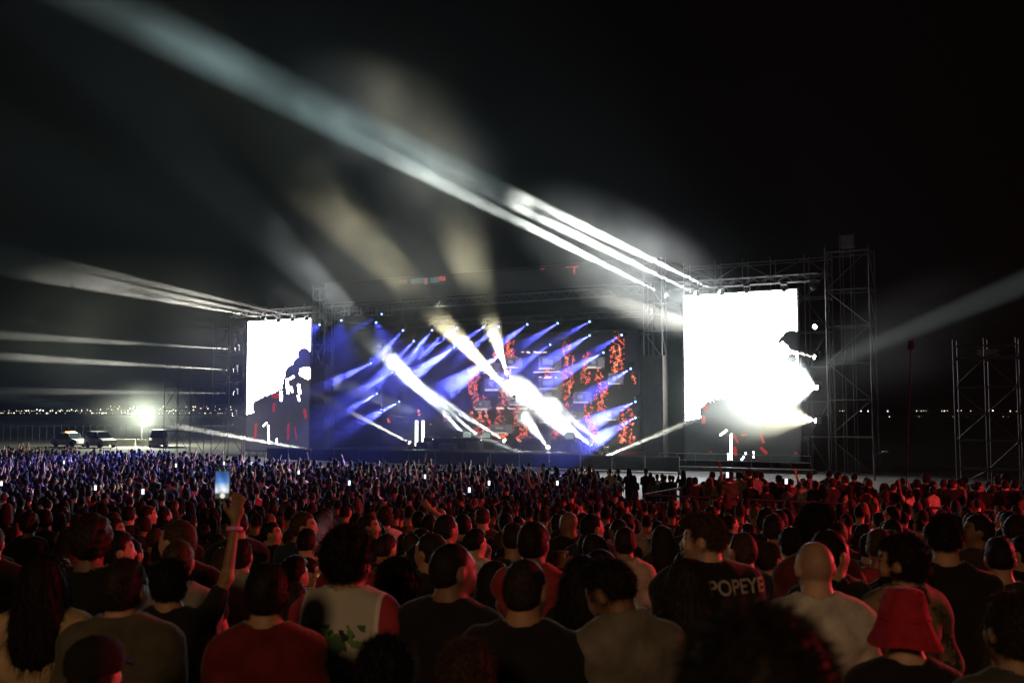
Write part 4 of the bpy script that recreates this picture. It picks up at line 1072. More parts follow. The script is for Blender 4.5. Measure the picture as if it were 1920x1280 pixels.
add_cap([o for o in COL.objects if o.get('label', '').startswith('person in a black cap')][0])
# the one holding up a phone
PH = np.array((.205, .155, 2.085))
r, f, sh, V, Q = hero(322, 1045, 72, 'person in a black shirt holding a lit phone high overhead', D=4.45, rz=0, style='short', hc='black', sc=BLK, skin='olive', h=.010, arms=('up', 'down'), custom={1: ((.27, .04, 1.66), (.285, .13, 1.935))}, hand=(1, PH), arm=.82, yaw=-6)
m = ring_mesh('wristband', .034, .034, .010, (0, 0, 0)); b = m.build('wristband', pmat('pink_band', (.75, .25, .6), .6, 0, 20, .2), r, True); b.location = (.283, .123, 1.90); b.rotation_euler = (R(-12), 0, 0)
pc = r.matrix_basis @ Vector(PH + np.array((.0, .0, .045)))
ph = empty('phone', pc, R(6), 'raised smartphone with a glowing blue and white screen held over the crowd', 'phone')
m = MB(); m.box((-.037, 0, -.078), (.037, .008, .078)); m.build('case', M['black'], ph)
nx, nz = 14, 28; xs = np.linspace(-.034, .034, nx + 1); zs = np.linspace(-.07, .066, nz + 1)
V_ = np.array([(a, -.0015, b) for b in zs for a in xs]); i = np.arange(nx * nz); k = i // nx * (nx + 1) + i % nx; Q_ = np.stack([k, k + 1, k + nx + 2, k + nx + 1], 1)
me = mesh_np('screen', V_, Q_, False); cz = (i // nx + .5) / nz; cx = (i % nx + .5) / nx
col = np.zeros((len(i), 4), np.float32); col[:, 3] = 1
pic = np.stack([np.interp(cz, [0, .08, .18, .2, .3, .45, .6, .8, 1], [.25, .3, .2, .55, .9, .55, .10, .04, .03]), np.interp(cz, [0, .08, .18, .2, .3, .45, .6, .8, 1], [.25, .3, .2, .6, .95, .7, .28, .14, .08]), np.interp(cz, [0, .08, .18, .2, .3, .45, .6, .8, 1], [.22, .28, .2, .75, 1, .95, .7, .42, .2])], 1)
col[:, :3] = pic * (1 + .25 * np.sin(cx * 9 + cz * 7))[:, None]
bot = (cz < .17); col[bot, :3] = .06; col[bot & (np.hypot((cx - .55) * .5, cz - .09) < .09), :3] = (1, .95, .85)
a = me.color_attributes.new('picture', 'FLOAT_COLOR', 'CORNER'); a.data.foreach_set('color', np.repeat(col, 4, axis=0).ravel())
mobj('screen', me, ph, attr_emat('phone_picture', .9))
for q in (-.012, .014):
    m = MB(); m.tube((q, -.002, .071), (q, -.0035, .071), .003, .003, 8); m.build('indicator', emat('phone_dot', (.3, .9, .5), .5, False), ph)

hero(504, 1050, 86, 'person with dark buzzed hair in a dark red t-shirt', rz=0, style='crop', sc=(.11, .010, .013), skin='olive', hc='black', stubble=.4)
hero(655, 998, 82, 'tall curly-haired person in a grey jacket with red sleeves and green back print', D=4.1, rz=-12, style='curly', smat=JACKET, sc=(.4, .4, .4), shirt=dict(sleeve='long', loose=.03, collar=False, wr=.006), shirt_name='jacket', skin='tan', hc='black', yaw=-14)
hero(745, 1060, 62, 'person with a round mop of curly dark hair in a blotched pale jacket', rz=4, style='afro', fem=True, smat=DYE, shirt=dict(sleeve='long', loose=.025), shirt_name='jacket', skin='olive', hc='black')
hero(848, 1012, 84, 'person with a shaved head in a black t-shirt turning right', D=4.0, rz=-22, style='buzz', sc=BLK, skin='brown', hc='black', yaw=-34, build=1.08, stubble=.3)
hero(984, 1040, 84, 'broad person with a buzz cut in a black t-shirt beside the shaved head', D=3.45, rz=-8, style='buzz', sc=(.010, .010, .012), skin='olive', hc='dark', yaw=-16, build=1.12, stubble=.3)
hero(722, 1206, 98, 'dark curly head cut off by the bottom edge below the green print', rz=5, style='curly', sc=BLK, skin='olive', hc='black')
hero(876, 1202, 104, 'head with brown tousled hair cut off by the bottom edge', rz=-6, style='thick', sc=BLK, skin='fair', hc='brown', fem=True)
hero(1166, 1040, 88, 'bearded person looking down in a pale loose shirt', rz=24, style='fade', hc='black', beard=True, sc=(.15, .145, .13), skin='brown', pitch=-26, yaw=24, shirt=dict(loose=.035, wr=.008), arms=('phone', 'phone'), custom={1: ((.24, .14, 1.12), (.06, .27, 1.18)), -1: ((.24, .14, 1.12), (.05, .27, 1.18))})
hero(1094, 1040, 66, 'person with long black hair in a black tee with pale print', rz=-30, style='long', fem=True, smat=PRINT, hc='black', skin='tan')
hero(1284, 1046, 70, 'person with sleek dark hair to the shoulders in a black top', rz=6, style='longwave', fem=True, sc=BLK, hc='dark', skin='olive')
r, f, sh, V, Q = hero(1322, 962, 64, 'large person in profile wearing a black sweatshirt with white lettering across the back', rz=14, style='fade', build=1.22, sc=BLK, skin='fair', hc='brown', yaw=52, shirt=dict(sleeve='long', loose=.03, wr=.005), shirt_name='sweatshirt')
text_on(sh, V, Q, 'POPEYE', .094, .10, 1.43, WHITE_INK)
hero(1420, 1124, 270, 'huge dark out-of-focus head at the bottom edge nearest the camera', rz=-10, D=1.25, style='short', sc=BLK, skin='olive', hc='black', blades=9000)
hero(1526, 1006, 74, 'bald person in a pale grey t-shirt', D=4.0, rz=4, style='bald', sc=(.50, .52, .50), skin='fair', shirt=dict(loose=.022), build=1.1)
hero(1688, 1004, 76, 'bearded person with thick dark hair in a camouflage jacket glancing left', D=4.5, rz=22, style='thick', hc='black', beard=True, smat=CAMO, shirt=dict(sleeve='long', loose=.03, collar=False), shirt_name='jacket', skin='tan', yaw=38)
r, f, sh, V, Q = hero(1692, 1100, 92, 'person in a red bucket hat and black shirt', rz=0, style='crop', blades=40, sc=BLK, skin='fair', hc='dark', grow=1.80)
m = MB(); m.lathe([(.001, .125), (.05, .124), (.078, .115), (.088, .09), (.100, .03), (.105, .012), (.106, 0), (.128, -.045), (.150, -.085), (.152, -.088), (.146, -.088), (.125, -.045), (.103, -.002)], (0, -.012, 1.675), 30)
m.v = [(x * .9 * (1 + .04 * math.sin(5 * math.atan2(y, x))), ((y + .012) * 1.12 * .94 - .012) + .006 * math.sin(7 * math.atan2(y, x) + z * 30), z + .01 * math.sin(3 * math.atan2(y, x) + 1) * (1 if z < 1.66 else 0)) for x, y, z in m.v]
hat = m.build('bucket_hat', pmat('red_felt', (.36, .012, .03), .95, 0, 30, .22, .4), r, True)
ring_mesh('hat_band', .0945, .111, .004, (0, -.012, 1.688)).build('stitched_band', pmat('dark_red_band', (.38, .012, .03), .95, 0, 40, .2), hat, True)
hero(1770, 964, 68, 'tall person with thick dark hair in a black t-shirt on the right', D=4.95, rz=-14, style='fade', sc=BLK, skin='tan', hc='black', yaw=-10, build=1.1)
hero(1896, 1108, 100, 'blurred dark head cut off by the right edge', rz=10, style='short', sc=(.05, .055, .055), skin='olive', hc='dark', D=2.9)
hero(1532, 954, 56, 'person with dark curly hair in a dark maroon shirt behind the bald head', rz=-8, style='curly', sc=(.10, .02, .025), skin='olive', hc='black')
hero(1405, 1000, 44, 'person with cropped sides in black right of the white lettering', rz=6, style='fade', sc=BLK, skin='tan', hc='dark')
hero(1440, 1016, 46, 'person with a brown crop and black top right of the white lettering', rz=-20, style='short', sc=BLK, skin='fair', hc='brown', yaw=-30)
hero(452, 1008, 50, 'person in a grey t-shirt beside the raised arm', rz=-6, style='crop', sc=(.30, .30, .29), skin='olive', hc='dark')
hero(18, 1120, 74, 'person with dark hair at the left edge in a dark top', rz=12, style='thick', sc=(.03, .025, .02), skin='olive', hc='black', D=5.0)
# the one lighting a cigarette
r, f, sh, V, Q = hero(568, 1042, 48, 'person lighting a cigarette with a small flame', rz=-38, style='crop', sc=(.28, .27, .24), skin='fair', hc='dark', yaw=-22, pitch=-14, arms=('lit', 'lit'), shirt=dict(hood=True, sleeve='long', loose=.026), shirt_name='hooded_jacket')
fl = r.matrix_basis @ Vector((.075, .225, 1.545))
lt = empty('lighter', fl, 0, 'small lit cigarette lighter with an orange flame at a face', 'lighter')
m = MB(); m.box((-.011, -.006, -.085), (.011, .006, -.02)); m.build('case', M['steel'], lt)
m = MB(); m.lathe([(.001, -.018), (.007, -.004), (.008, .006), (.004, .024), (.0005, .036)], (0, 0, 0), 9); m.build('flame', emat('flame', (1, .45, .12), 30, False), lt, True)
l = bpy.data.lights.new('lamp', 'POINT'); l.energy = .5; l.color = (1, .4, .12); l.shadow_soft_size = .02; o = bpy.data.objects.new('lamp', l); COL.objects.link(o); o.parent = lt; o.location = (0, -.03, .01)
# phone glowing low in someone's hand
pq = at(1088, 1247, 4.0); ph = empty('phone', pq, R(20), 'phone lying flat in a hand with a thin bright edge', 'phone')
m = MB(); m.box((-.036, -.075, -.004), (.036, .075, .004)); m.build('case', M['black'], ph); m = MB(); m.poly([(-.033, -.07, .0055), (.033, -.07, .0055), (.033, .07, .0055), (-.033, .07, .0055)]); m.build('screen', emat('pale_screen', (.75, .9, 1), 3.0, False), ph)
ph.rotation_euler = (R(3), R(4), R(28))

# ------------------------------------------------------------------ people of the middle crowd: a dozen and a half figures copied one by one
TPL = []
def template(style, fem, arms, yaw=0, pitch=0, build=1.0, shirt=None, beard=False, words='', h=.021):
    f = Fig(arms, R(yaw), R(pitch), 0, build, fem, h, seed=len(TPL) + 40)
    d = {}
    V, Q = f.body(); d['body'] = mesh_np('body', V, Q); face_tint(f, d['body'], V, 0); d['body'].materials.append(M['skin'])
    V, Q = f.shirt(**(shirt or {})); d['shirt'] = mesh_np('shirt', V, Q); d['shirt'].materials.append(M['cloth'])
    if style != 'bald':
        V, Q = f.hair(style, .016); V, Q = add_blades(V, Q, 500, .03 if style in ('curly', 'thick') else (.05 if style.startswith('long') else .016), len(TPL), .8, .002)
        d['hair'] = mesh_np('hair', V, Q); d['hair'].materials.append(M['hair'])
    f.h = .032
    V, Q = f.trousers(); d['trousers'] = mesh_np('trousers', V, Q); d['trousers'].materials.append(M['denim'])
    TPL.append((d, style, fem, words, arms))
dn = ('down', 'down'); fo = ('fold', 'fold')
template('short', False, dn, 0); template('fade', False, fo, -25); template('crop', False, dn, 30); template('long', True, fo, 0); template('longwave', True, dn, -18)
template('curly', False, dn, 12); template('buzz', False, fo, -12, build=1.1); template('ponytail', True, dn, 10); template('thick', False, fo, -55); template('short', False, fo, 60, build=1.05)
template('short', False, ('phone', 'phone'), 0, words=' filming overhead'); template('fade', False, ('up', 'down'), 5, words=' arm raised'); template('longwave', True, ('phone', 'fold'), 8, words=' hand lifted'); template('thick', True, ('up', 'up'), 0, words=' arms raised')
template('short', False, dn, -75, build=1.0); template('bun', True, dn, -8); template('bald', False, fo, 10, build=1.15); template('long', True, dn, -60)
template('fade', False, dn, 6, shirt=dict(sleeve='long', loose=.026, hood=True)); template('crop', False, ('head', 'down'), 0, words=' hand on head')
HAIRW = {'short': 'short', 'fade': 'faded', 'crop': 'cropped', 'long': 'long', 'longwave': 'shoulder-length', 'curly': 'curly', 'buzz': 'buzzed', 'ponytail': 'ponytailed', 'thick': 'thick', 'bun': 'knotted', 'bald': 'no'}
SHC = [('black', BLK, 9), ('black', (.02, .02, .022), 5), ('white', (.62, .60, .57), 3), ('grey', (.22, .22, .22), 3), ('navy', (.02, .03, .07), 2), ('red', (.30, .03, .04), 1.5), ('beige', (.42, .33, .22), 1.6), ('brown', (.12, .07, .04), 1.2), ('green', (.05, .08, .04), 1), ('pink', (.55, .24, .26), .8)]
HC = [('black', 'black', 6), ('dark', 'dark', 6), ('brown', 'brown', 2.5), ('fair', 'light', .8)]
def wpick(tab): 
    t = rng.uniform(0, sum(q[-1] for q in tab))
    for q in tab:
        t -= q[-1]
        if t <= 0: return q
    return tab[-1]
NUM = {}
TW = [i for i in range(20) for _ in range(1 if i in (11, 13, 19) else 2 if i in (10, 12, 16) else 5)]
def mid(x, y, g, zone, ti=None, shc=None, hc=None, rz=None, H=None, label=None, skin=None, smat=None):
    d, style, fem, words, arms = TPL[ti if ti is not None else rng.choice(TW)]
    sw_ = shc or wpick(SHC); hw = hc or wpick(HC)
    sc = (H or (rng.uniform(1.52, 1.70) if fem else rng.uniform(1.63, 1.89))) / 1.77
    if label is None:
        label = 'person with %s%s in %s%s %s' % (HAIRW[style] + ' ' if style != 'bald' else 'a bald head', (hw[0] + ' hair') if style != 'bald' else '', sw_[0], words, zone)
    r = empty('person', (x, y, g), rz if rz is not None else R(rng.gauss(6, 22)), label, 'person', 'people in the middle crowd'); r.scale = (sc * rng.uniform(.97, 1.05), sc * rng.uniform(.97, 1.03), sc)
    sk = SK[skin or rng.choice(('fair', 'tan', 'tan', 'olive', 'olive', 'brown'))]
    for nm, me in d.items():
        o = bpy.data.objects.new(nm, me); COL.objects.link(o); o.parent = r
        o.color = (*(sk if nm == 'body' else HR[hw[1]] if nm == 'hair' else sw_[1]), 1)
        if smat and nm == 'shirt':
            o.material_slots[0].link = 'OBJECT'; o.material_slots[0].material = smat
    placed.append((x, y, .33)); return r
def midpx(x, y, w, label, ti, shc=None, rz=0, D=None, **k):
    p, g, sc = stand(x, y, w, D); return mid(p.x, p.y, g, '', ti, ('', shc, 1) if shc else None, None, R(rz), sc * 1.77, label, **k)
midpx(222, 996, 50, 'dark-haired person with a red-lit face turned right above the hooded jacket', 8, BLK, -10)
midpx(150, 1026, 40, 'person in a light denim-blue shirt turned right near the left edge', 14, (.10, .13, .17), -20)
midpx(508, 976, 33, 'person in profile facing right above the raised elbow', 14, BLK, -15)
midpx(576, 990, 42, 'person in a beige high-collared jacket left of the drifting smoke puff', 18, (.50, .40, .26), -8)
midpx(772, 996, 36, 'person in a black and white striped shirt', 2, (.5, .5, .45), -20, smat=STRIPE)
midpx(724, 1000, 44, 'person in a camouflage top beside the curly grey jacket wearer', 18, (.3, .25, .15), -30, smat=CAMO)
midpx(690, 962, 34, 'dark-haired person with a lit face turned right above the curly hair', 14, BLK, -15)
midpx(805, 962, 30, 'person in black standing alone above the striped shirt', 0, BLK, 0)
midpx(890, 990, 42, 'person with brown hair in a white shirt right of the shaved head', 1, (.55, .50, .45), -15)
r = midpx(966, 1000, 44, 'person in dark sunglasses facing back towards the camera', 0, BLK, 172)
m = MB()
for sx in (-1, 1): m.box((sx * .032 - .026, .098, 1.632), (sx * .032 + .026, .112, 1.664), 0, .003)
m.box((-.01, .102, 1.652), (.01, .110, 1.660)); m.build('sunglasses', M['glass'], r)
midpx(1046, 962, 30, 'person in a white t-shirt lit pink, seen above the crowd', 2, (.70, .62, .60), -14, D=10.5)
midpx(1110, 1000, 44, 'person with a fresh fade in black before the pink shirt', 1, BLK, 6)
midpx(1172, 986, 44, 'person in a pale pink t-shirt left of the sleek dark hair', 0, (.60, .42, .40), -10)
midpx(1240, 984, 36, 'person with long straight hair between the pink shirt and the profile', 3, (.05, .03, .03), 10)
midpx(1570, 975, 38, 'person with a red-lit neck right of the maroon shirt', 0, (.06, .02, .02), -14)
midpx(1832, 962, 44, 'person in glasses looking left with a red-lit face near the right edge', 9, (.05, .03, .03), 20)
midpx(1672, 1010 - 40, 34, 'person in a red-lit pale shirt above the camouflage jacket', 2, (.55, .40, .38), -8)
def rail_y(x): return A.y + (x - A.x) / (B.x - A.x) * (B.y - A.y)
def free(x, y, rad):
    for (a, b, c) in placed:
        if abs(a - x) < rad and abs(b - y) < rad and (a - x) ** 2 + (b - y) ** 2 < ((rad + c) * .62) ** 2: return False
    return True
def zone_of(x, y):
    px_ = 960 + x / y * F_PX
    if px_ < 300: return 'on the far left' if y > 10 else 'by the leftmost heads'
    if px_ < 640: return 'near the raised phone' if y < 11 else 'beyond the raised phone'
    if px_ < 960: return 'behind the shaved head' if y < 10 else 'below the stage desks'
    if px_ < 1250: return 'behind the bearded head' if y < 10 else 'below the camera operators'
    if px_ < 1560: return 'near the white lettering' if y < 10 else 'before the platform panels'
    return 'near the camouflage jacket' if y < 10 else 'before the platform rail'
def hide_ok(x, y):      # nobody may stand in the sight line just before the camera
    return y > 5.4
n_mid = 0; tries = 0; NEED = 192
cand = []
yy = 5.5
while yy < 19.5:
    stp = .60
    k = int(1.12 * yy / .56)
    for i in range(-k // 2 - 1, k // 2 + 2):
        cand.append((i * .56 + rng.uniform(-.2, .2), yy + rng.uniform(-.24, .24)))
    yy += stp
for (x, y) in cand:
    if n_mid >= NEED: break
    if abs(x) > .54 * y + .3 or (x > A.x and y > rail_y(x) - 1.6): continue
    if rng.random() < .12 or not free(x, y, .36): continue
    mid(x, y, ground_z(y), zone_of(x, y)); n_mid += 1
MID_Y = y
# people up on the platform behind its rail
n_dk = 0
for i in range(1500):
    if n_dk >= 78: break
    s_ = rng.uniform(1.0, LEN - .4); dd = rng.choice((.45, .45, 1.0, 1.0, 1.6, 2.3)) + rng.uniform(-.2, .2)
    p = A + UD * s_ + ND * dd
    if abs(p.x) > .54 * p.y or not free(p.x, p.y, .36): continue
    row = 'at the platform rail' if dd < .9 else 'behind the platform rail'
    mid(p.x, p.y, DECK_Z, row + (' left end' if s_ < LEN * .42 else ' right end' if s_ > LEN * .72 else '')); n_dk += 1
# ------------------------------------------------------------------ the two camera operators by the stage and their camera
for k, (x, y0, lab, ti) in enumerate(((1117, 838, 'camera operator silhouetted before the bright beams, the shorter of two', 9), (1134, 831, 'taller dark figure standing right of the camera operator at the stage', 0))):
    p = sp(x, y0, -2.2); mid(p.x, p.y, 0.0, '', ti, ('', BLK, 1), ('', 'black', 1), R(25), p.z, lab)
p = sp(1102, 850, -2.4); t = empty('video_camera', (p.x, p.y, 0), UA, 'video camera on a tripod beside the two silhouetted figures', 'camera')
for k in range(3): pipe('tripod_leg', (0, 0, 1.3), (.45 * math.cos(k * 2.1), .45 * math.sin(k * 2.1), 0), .025, t, PIPE_K)
m = MB(); m.box((-.12, -.3, 1.32), (.12, .25, 1.6), 0, .01); m.build('camera_body', M['black'], t)
m = MB(); m.tube((0, -.3, 1.46), (0, -.62, 1.46), .08, .1, 12); m.build('lens', M['black'], t)
m = MB(); m.box((-.06, .2, 1.6), (.06, .34, 1.68)); m.build('viewfinder', M['black'], t)
# ------------------------------------------------------------------ the far crowd: thousands, one mass
def low_person(pose, seed):
    r = np.random.RandomState(seed); v, f, cls = [], [], []
    def ringset(rings, n, cl, ang0=0.0, cap=True):
        k0 = len(v)
        for (cx, cy_, z, rx, ry) in rings:
            for i in range(n):
                t = 2 * math.pi * i / n + ang0; v.append((cx + rx * math.cos(t), cy_ + ry * math.sin(t), z)); cls.append(cl(cx + rx * math.cos(t), cy_ + ry * math.sin(t), z))
        for j in range(len(rings) - 1):
            for i in range(n):
                q = (i + 1) % n; f.append((k0 + j * n + i, k0 + j * n + q, k0 + (j + 1) * n + q, k0 + (j + 1) * n + i))
    b = r.uniform(.9, 1.12)
    ringset([(0, 0, 0, .15, .12), (0, 0, .5, .16, .1), (0, 0, .92, .175 * b, .12)], 6, lambda x, y, z: 3)
    ringset([(0, 0, .88, .18 * b, .125), (0, 0, 1.1, .165 * b, .115), (0, 0, 1.3, .2 * b, .125), (0, -.01, 1.42, .19 * b, .09), (0, -.015, 1.48, .08, .065)], 6, lambda x, y, z: 2)
    lh = pose[2]
    ringset([(0, -.015, 1.46, .055, .055), (0, -.005, 1.56, .06, .07), (0, .005, 1.61, .078, .098), (0, .0, 1.67, .086, .106), (0, -.005, 1.73, .072, .088), (0, -.005, 1.765, .03, .035)], 7, lambda x, y, z: 1 if (z > 1.69 or (y < .03 and z > (1.58 if not lh else 1.4))) else 0)
    if lh: ringset([(0, -.07, 1.38, .09, .04), (0, -.06, 1.55, .1, .07), (0, -.03, 1.68, .09, .08)], 6, lambda x, y, z: 1)
    for sg, nm in ((1, pose[0]), (-1, pose[1])):
        e, w = ARMS[nm]; a = np.array((sg * .175, -.015, 1.4)); e = np.array((sg * e[0], e[1], e[2])); w = np.array((sg * w[0], w[1], w[2])); tip = w + (w - e) * .55
        for (p, q, r0, r1, c) in ((a, e, .055, .047, 2), (e, w, .043, .03, 0), (w, tip, .034, .018, 0)):
            d = Vector(q - p).normalized(); u = d.orthogonal().normalized(); ww = d.cross(u); k0 = len(v)
            for pp, rr in ((p, r0), (q, r1)):
                for i in range(4):
                    t = math.pi / 2 * i; v.append(tuple(Vector(pp) + u * rr * math.cos(t) + ww * rr * math.sin(t))); cls.append(c)
            for i in range(4): j = (i + 1) % 4; f.append((k0 + i, k0 + j, k0 + 4 + j, k0 + 4 + i))
    return np.array(v, np.float32), np.array(f, np.int32), np.array(cls)
LOW = [low_person(p, i) for i, p in enumerate([('down', 'down', 0), ('fold', 'fold', 0), ('down', 'down', 1), ('up', 'down', 0), ('down', 'up', 0), ('up', 'up', 0), ('phone', 'phone', 0), ('clap', 'clap', 1), ('fold', 'fold', 1), ('down', 'fold', 0)])]
LW = np.array([22, 18, 14, 3.6, 3.4, 1.8, 7, 5, 10, 9], float); LW /= LW.sum(); LWN = LW * np.array([1, 1, 1, 0, 0, 0, .25, .5, 1, 1]); LWN /= LWN.sum()
rs = np.random.RandomState(21)
mask = {}
for (x, y, c) in placed: mask.setdefault((int(x // 1), int(y // 1)), []).append((x, y))
def near_placed(x, y):
    i, j = int(x // 1), int(y // 1)
    for a in (i - 1, i, i + 1):
        for b_ in (j - 1, j, j + 1):
            for (px_, py_) in mask.get((a, b_), ()):
                if (px_ - x) ** 2 + (py_ - y) ** 2 < .17: return True
    return False
Vs, Fs, Cs = [], [], []; base = 0; n_far = 0
SHA = np.array([q[1] for q in SHC]); SHP = np.array([q[2] for q in SHC], float); SHP[2] *= 1.3; SHP /= SHP.sum(); HRA = np.array([HR['black'], HR['dark'], HR['brown'], HR['light']]) * .8; SKA = np.array([SK['fair'], SK['tan'], SK['olive']])
y = MID_Y - .3
while y < 74:
    stp = .62 if y < 40 else .72
    n = int(1.15 * y / .6)
    for x in (np.arange(n) - n / 2) * .6 + rs.uniform(-.22, .22, n):
        yy = y + rs.uniform(-.26, .26); px_ = 960 + x / yy * F_PX
        if px_ < -80 or px_ > 1960: continue
        if x > A.x - .3 and rail_y(x) - 1.8 < yy < rail_y(x) + 12: continue
        g = ground_z(yy); top = HOR + (CAM_Z - g - 1.7) / yy * F_PX
        lim = np.interp(px_, [0, 300, 420, 500, 700, 900, 1100, 1200, 1285, 1290], [836, 845, 850, 857, 865, 869, 874, 879, 884, 2000])
        if (top < lim + rs.uniform(-2.5, 4) and not (px_ > 1285 and yy < 30)) or rs.random_sample() < .06 + .22 * (math.sin(x * .9 + 2 * math.sin(yy * .5)) * math.sin(yy * 1.1 + x * .3) > .35): continue
        if near_placed(x, yy): continue
        v, f_, c = LOW[rs.choice(len(LOW), p=LW if yy > 34 else LWN)]
        a = rs.normal(R(10), .4); s = rs.uniform(.87, 1.07); ca, sa = math.cos(a) * s, math.sin(a) * s
        P = np.stack([v[:, 0] * ca - v[:, 1] * sa + x, v[:, 0] * sa + v[:, 1] * ca + yy, v[:, 2] * s + g], 1)
        pal = np.stack([SKA[rs.randint(3)], HRA[rs.choice(4, p=(.45, .4, .12, .03))], SHA[rs.choice(len(SHA), p=SHP)], (.03, .033, .045)])
        Vs.append(P); Fs.append(f_ + base); Cs.append(pal[c]); base += len(v); n_far += 1
    y += stp
me = mesh_np('crowd', np.concatenate(Vs), np.concatenate(Fs), True)
cc = np.concatenate(Cs).astype(np.float32); cc = np.concatenate([cc, np.ones((len(cc), 1), np.float32)], 1)
a = me.color_attributes.new('tone', 'FLOAT_COLOR', 'POINT'); a.data.foreach_set('color', cc.ravel())
cm, N, L = new_mat('crowd_tones'); o = N('ShaderNodeOutputMaterial'); b = N('ShaderNodeBsdfPrincipled'); at_ = N('ShaderNodeAttribute'); at_.attribute_name = 'tone'; b.inputs['Roughness'].default_value = .85; b.inputs['Specular IOR Level'].default_value = .1
L(at_.outputs['Color'], b.inputs['Base Color']); L(b.outputs[0], o.inputs['Surface'])
tag(mobj('crowd', me, None, cm), 'vast dense crowd of standing people filling the field before the stage', 'crowd', kind='stuff')
# lit phones here and there in the far crowd
PHL = emat('lit_phone_screen', (.85, .95, 1), 2.2, False); _m = MB(); _m.poly([(-.034, -.004, -.07), (.034, -.004, -.07), (.034, -.004, .07), (-.034, -.004, .07)]); PSC = _m.mesh('screen', PHL)
_m = MB(); _m.box((-.038, 0, -.078), (.038, .009, .078)); PCS = _m.mesh('case', M['black'])
for k, (x, y, lab) in enumerate(((3, 906, 'at the left edge of the far crowd'), (179, 914, 'far left above the crowd'), (797, 893, 'below the left end of the stage desks'), (917, 905, 'below the stage centre'), (1045, 905, 'below the white foot light'), (1474, 902, 'held up behind the platform rail'), (1364, 890, 'raised high at the left end of the platform'),
                                 (120, 866, 'in the distance before the pickup'), (330, 872, 'in the distance left of the low beam'), (655, 905, 'under the blue wash'), (560, 885, 'in the brightest blue part of the crowd'), (268, 921, 'below the flood lamp in the crowd'), (880, 918, 'in the middle of the far crowd'), (420, 868, 'below the left-hand screen'))):
    D = 26.5 if 1300 < x else (CAM_Z - 1.85) * F_PX / (y - HOR)
    t = empty('phone', at(x, y, D), R(rng.uniform(-25, 25)), 'tiny lit phone screen ' + lab, 'phone', 'lit phones in the far crowd'); mobj('screen', PSC, t); mobj('case', PCS, t)
# people who still share a description are told apart by their order across the picture
same = {}
for o in list(COL.objects):
    if o.get('category') == 'person': same.setdefault(o['label'], []).append(o)
for lab, os_ in same.items():
    if len(os_) < 2: continue
    os_.sort(key=lambda o: o.location.x / o.location.y)
    wd = ['left', 'right'] if len(os_) == 2 else ['leftmost'] + ['second', 'third', 'fourth', 'fifth', 'sixth', 'seventh'][:len(os_) - 2] + ['rightmost']
    for w_, o in zip(wd, os_): o['label'] = w_ + ' ' + lab
# ------------------------------------------------------------------ haze and drifting stage smoke
m = MB(); m.box((-620, -50, -1), (620, 1000, 48))
hz = m.build('haze', None)
hm, N, L = new_mat('haze_air')
o = N('ShaderNodeOutputMaterial'); v = N('ShaderNodeVolumePrincipled'); v.inputs['Density'].default_value = .00014
v.inputs['Color'].default_value = (.68, .86, .93, 1); v.inputs['Anisotropy'].default_value = .2
L(v.outputs[0], o.inputs['Volume']); hz.data.materials.append(hm)
tag(hz, 'thin pale night haze filling the air over the whole concert ground', 'haze', kind='stuff')
def smoke_mat(dens, sc, lo=.35, hi=.72, det=2.0, core=.3, col=(.86, .88, .85)):
    m, N, L = new_mat('stage_smoke')
    o = N('ShaderNodeOutputMaterial'); v = N('ShaderNodeVolumePrincipled'); v.inputs['Color'].default_value = (*col, 1); v.inputs['Anisotropy'].default_value = .25
    tc = N('ShaderNodeTexCoord'); ge = N('ShaderNodeNewGeometry'); no = N('ShaderNodeTexNoise'); no.inputs['Scale'].default_value = sc; no.inputs['Detail'].default_value = det
    L(ge.outputs['Position'], no.inputs['Vector'])
    mr = N('ShaderNodeMapRange'); mr.inputs[1].default_value = lo; mr.inputs[2].default_value = hi; L(no.outputs[0], mr.inputs[0])
    ln = N('ShaderNodeVectorMath'); ln.operation = 'LENGTH'; L(tc.outputs['Object'], ln.inputs[0])
    f = N('ShaderNodeMapRange'); f.interpolation_type = 'SMOOTHSTEP'; f.inputs[1].default_value = 1.0; f.inputs[2].default_value = core; f.inputs[3].default_value = 0; f.inputs[4].default_value = dens
    L(ln.outputs['Value'], f.inputs[0])
    mu = N('ShaderNodeMath'); mu.operation = 'MULTIPLY'; L(f.outputs[0], mu.inputs[0]); L(mr.outputs[0], mu.inputs[1])
    L(mu.outputs[0], v.inputs['Density']); L(v.outputs[0], o.inputs['Volume'])
    return m
import bmesh
def cloud(c, rad, rot, mat, label):
    bm = bmesh.new(); bmesh.ops.create_icosphere(bm, subdivisions=3, radius=1)
    me = bpy.data.meshes.new('smoke'); bm.to_mesh(me); bm.free(); o = mobj('smoke', me, None, mat)
    o.location = c; o.scale = rad; o.rotation_euler = rot; return tag(o, label, 'smoke', kind='stuff')
cloud(sw(24, 2.5, 5.5), (19, 9, 8.5), (0, 0, UA), smoke_mat(.06, .20, .33, .7, 3.0), 'stage smoke drifting among the blue beams in front of the video wall')
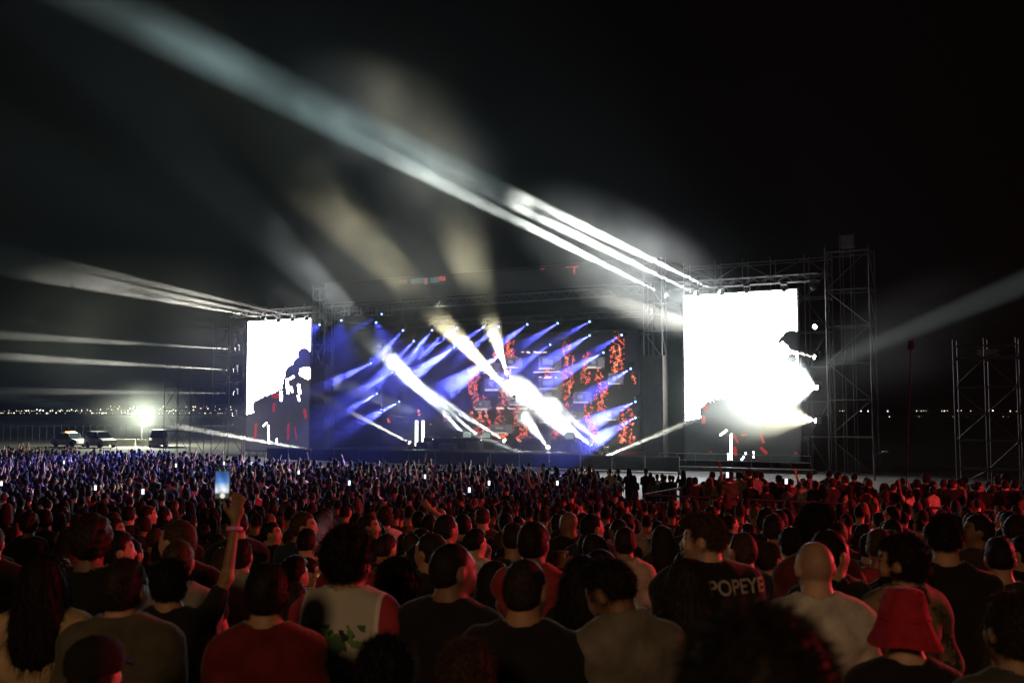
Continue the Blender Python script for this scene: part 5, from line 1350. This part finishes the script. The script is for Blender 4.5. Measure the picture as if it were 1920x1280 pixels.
cloud(at(1165, 485, 66), (9.5, 6, 4.2), (0, R(28), 0), smoke_mat(.055, .25, .3, .68, 3.0), 'smoke bank lit by the beams above the stage roof')
cloud(at(740, 270, 56), (8.5, 8, 4.5), (0, R(27), 0), smoke_mat(.016, .2, .38, .68, 3.0), 'high drifting smoke lit by the long white beam over the crowd')
cloud(sp(230, 620, -3), (26, 8, 9), (0, 0, UA), smoke_mat(.009, .12, .3, .72), 'smoke drifting left of the left-hand screen')
cloud(at(740, 470, 72), (11, 8, 10), (0, R(-35), 0), smoke_mat(.024, .17, .38, .72, 3.0), 'pale smoke plume rising above the stage roof')
cloud(at(1450, 745, 66), (7, 4, 4.5), (0, 0, 0), smoke_mat(.024, .2, .25, .7), 'thin smoke before the lower half of the right-hand screen')
cloud(at(1760, 610, 60), (10, 5, 4), (0, R(-22), 0), smoke_mat(.010, .2, .3, .7), 'thin smoke in the beam right of the tall scaffold tower')
cloud(at(600, 215, 62), (19, 12, 10), (0, R(20), 0), smoke_mat(.0013, .14, .36, .7, 3.0, .15, (.6, .85, .95)), 'faint teal smoke high over the left half of the crowd')
cloud(at(267, 776, 121), (9, 7, 4.6), (0, 0, 0), smoke_mat(.013, .3, .1, .8, 1.0, 0.0), 'thin mist added round the flood lamp to make its glow')  # mist put in so the lamp gets a wider halo
cloud(at(1010, 800, 74), (9, 3.5, 5.5), (0, 0, UA), smoke_mat(.08, .3, .3, .7), 'bright stage smoke low over the deck before the video wall')
cloud(sw(19, -7, 5), (27, 9, 9), (0, 0, UA), smoke_mat(.0022, .1, .25, .75, 2.0, .2), 'pale mist hanging over the pit before the whole stage')
cloud(sp(470, 825, -5), (15, 5, 4.2), (0, 0, UA), smoke_mat(.011, .2, .3, .7), 'low smoke below the left-hand screen crossed by a thin beam')
p_ = at(608, 1025, 8.5)
cloud(p_, (.16, .14, .36), (0, R(8), 0), smoke_mat(7, 9, .36, .66, 3.0, .2, (.8, .86, .92)), 'small puff of breath smoke hanging between two heads')
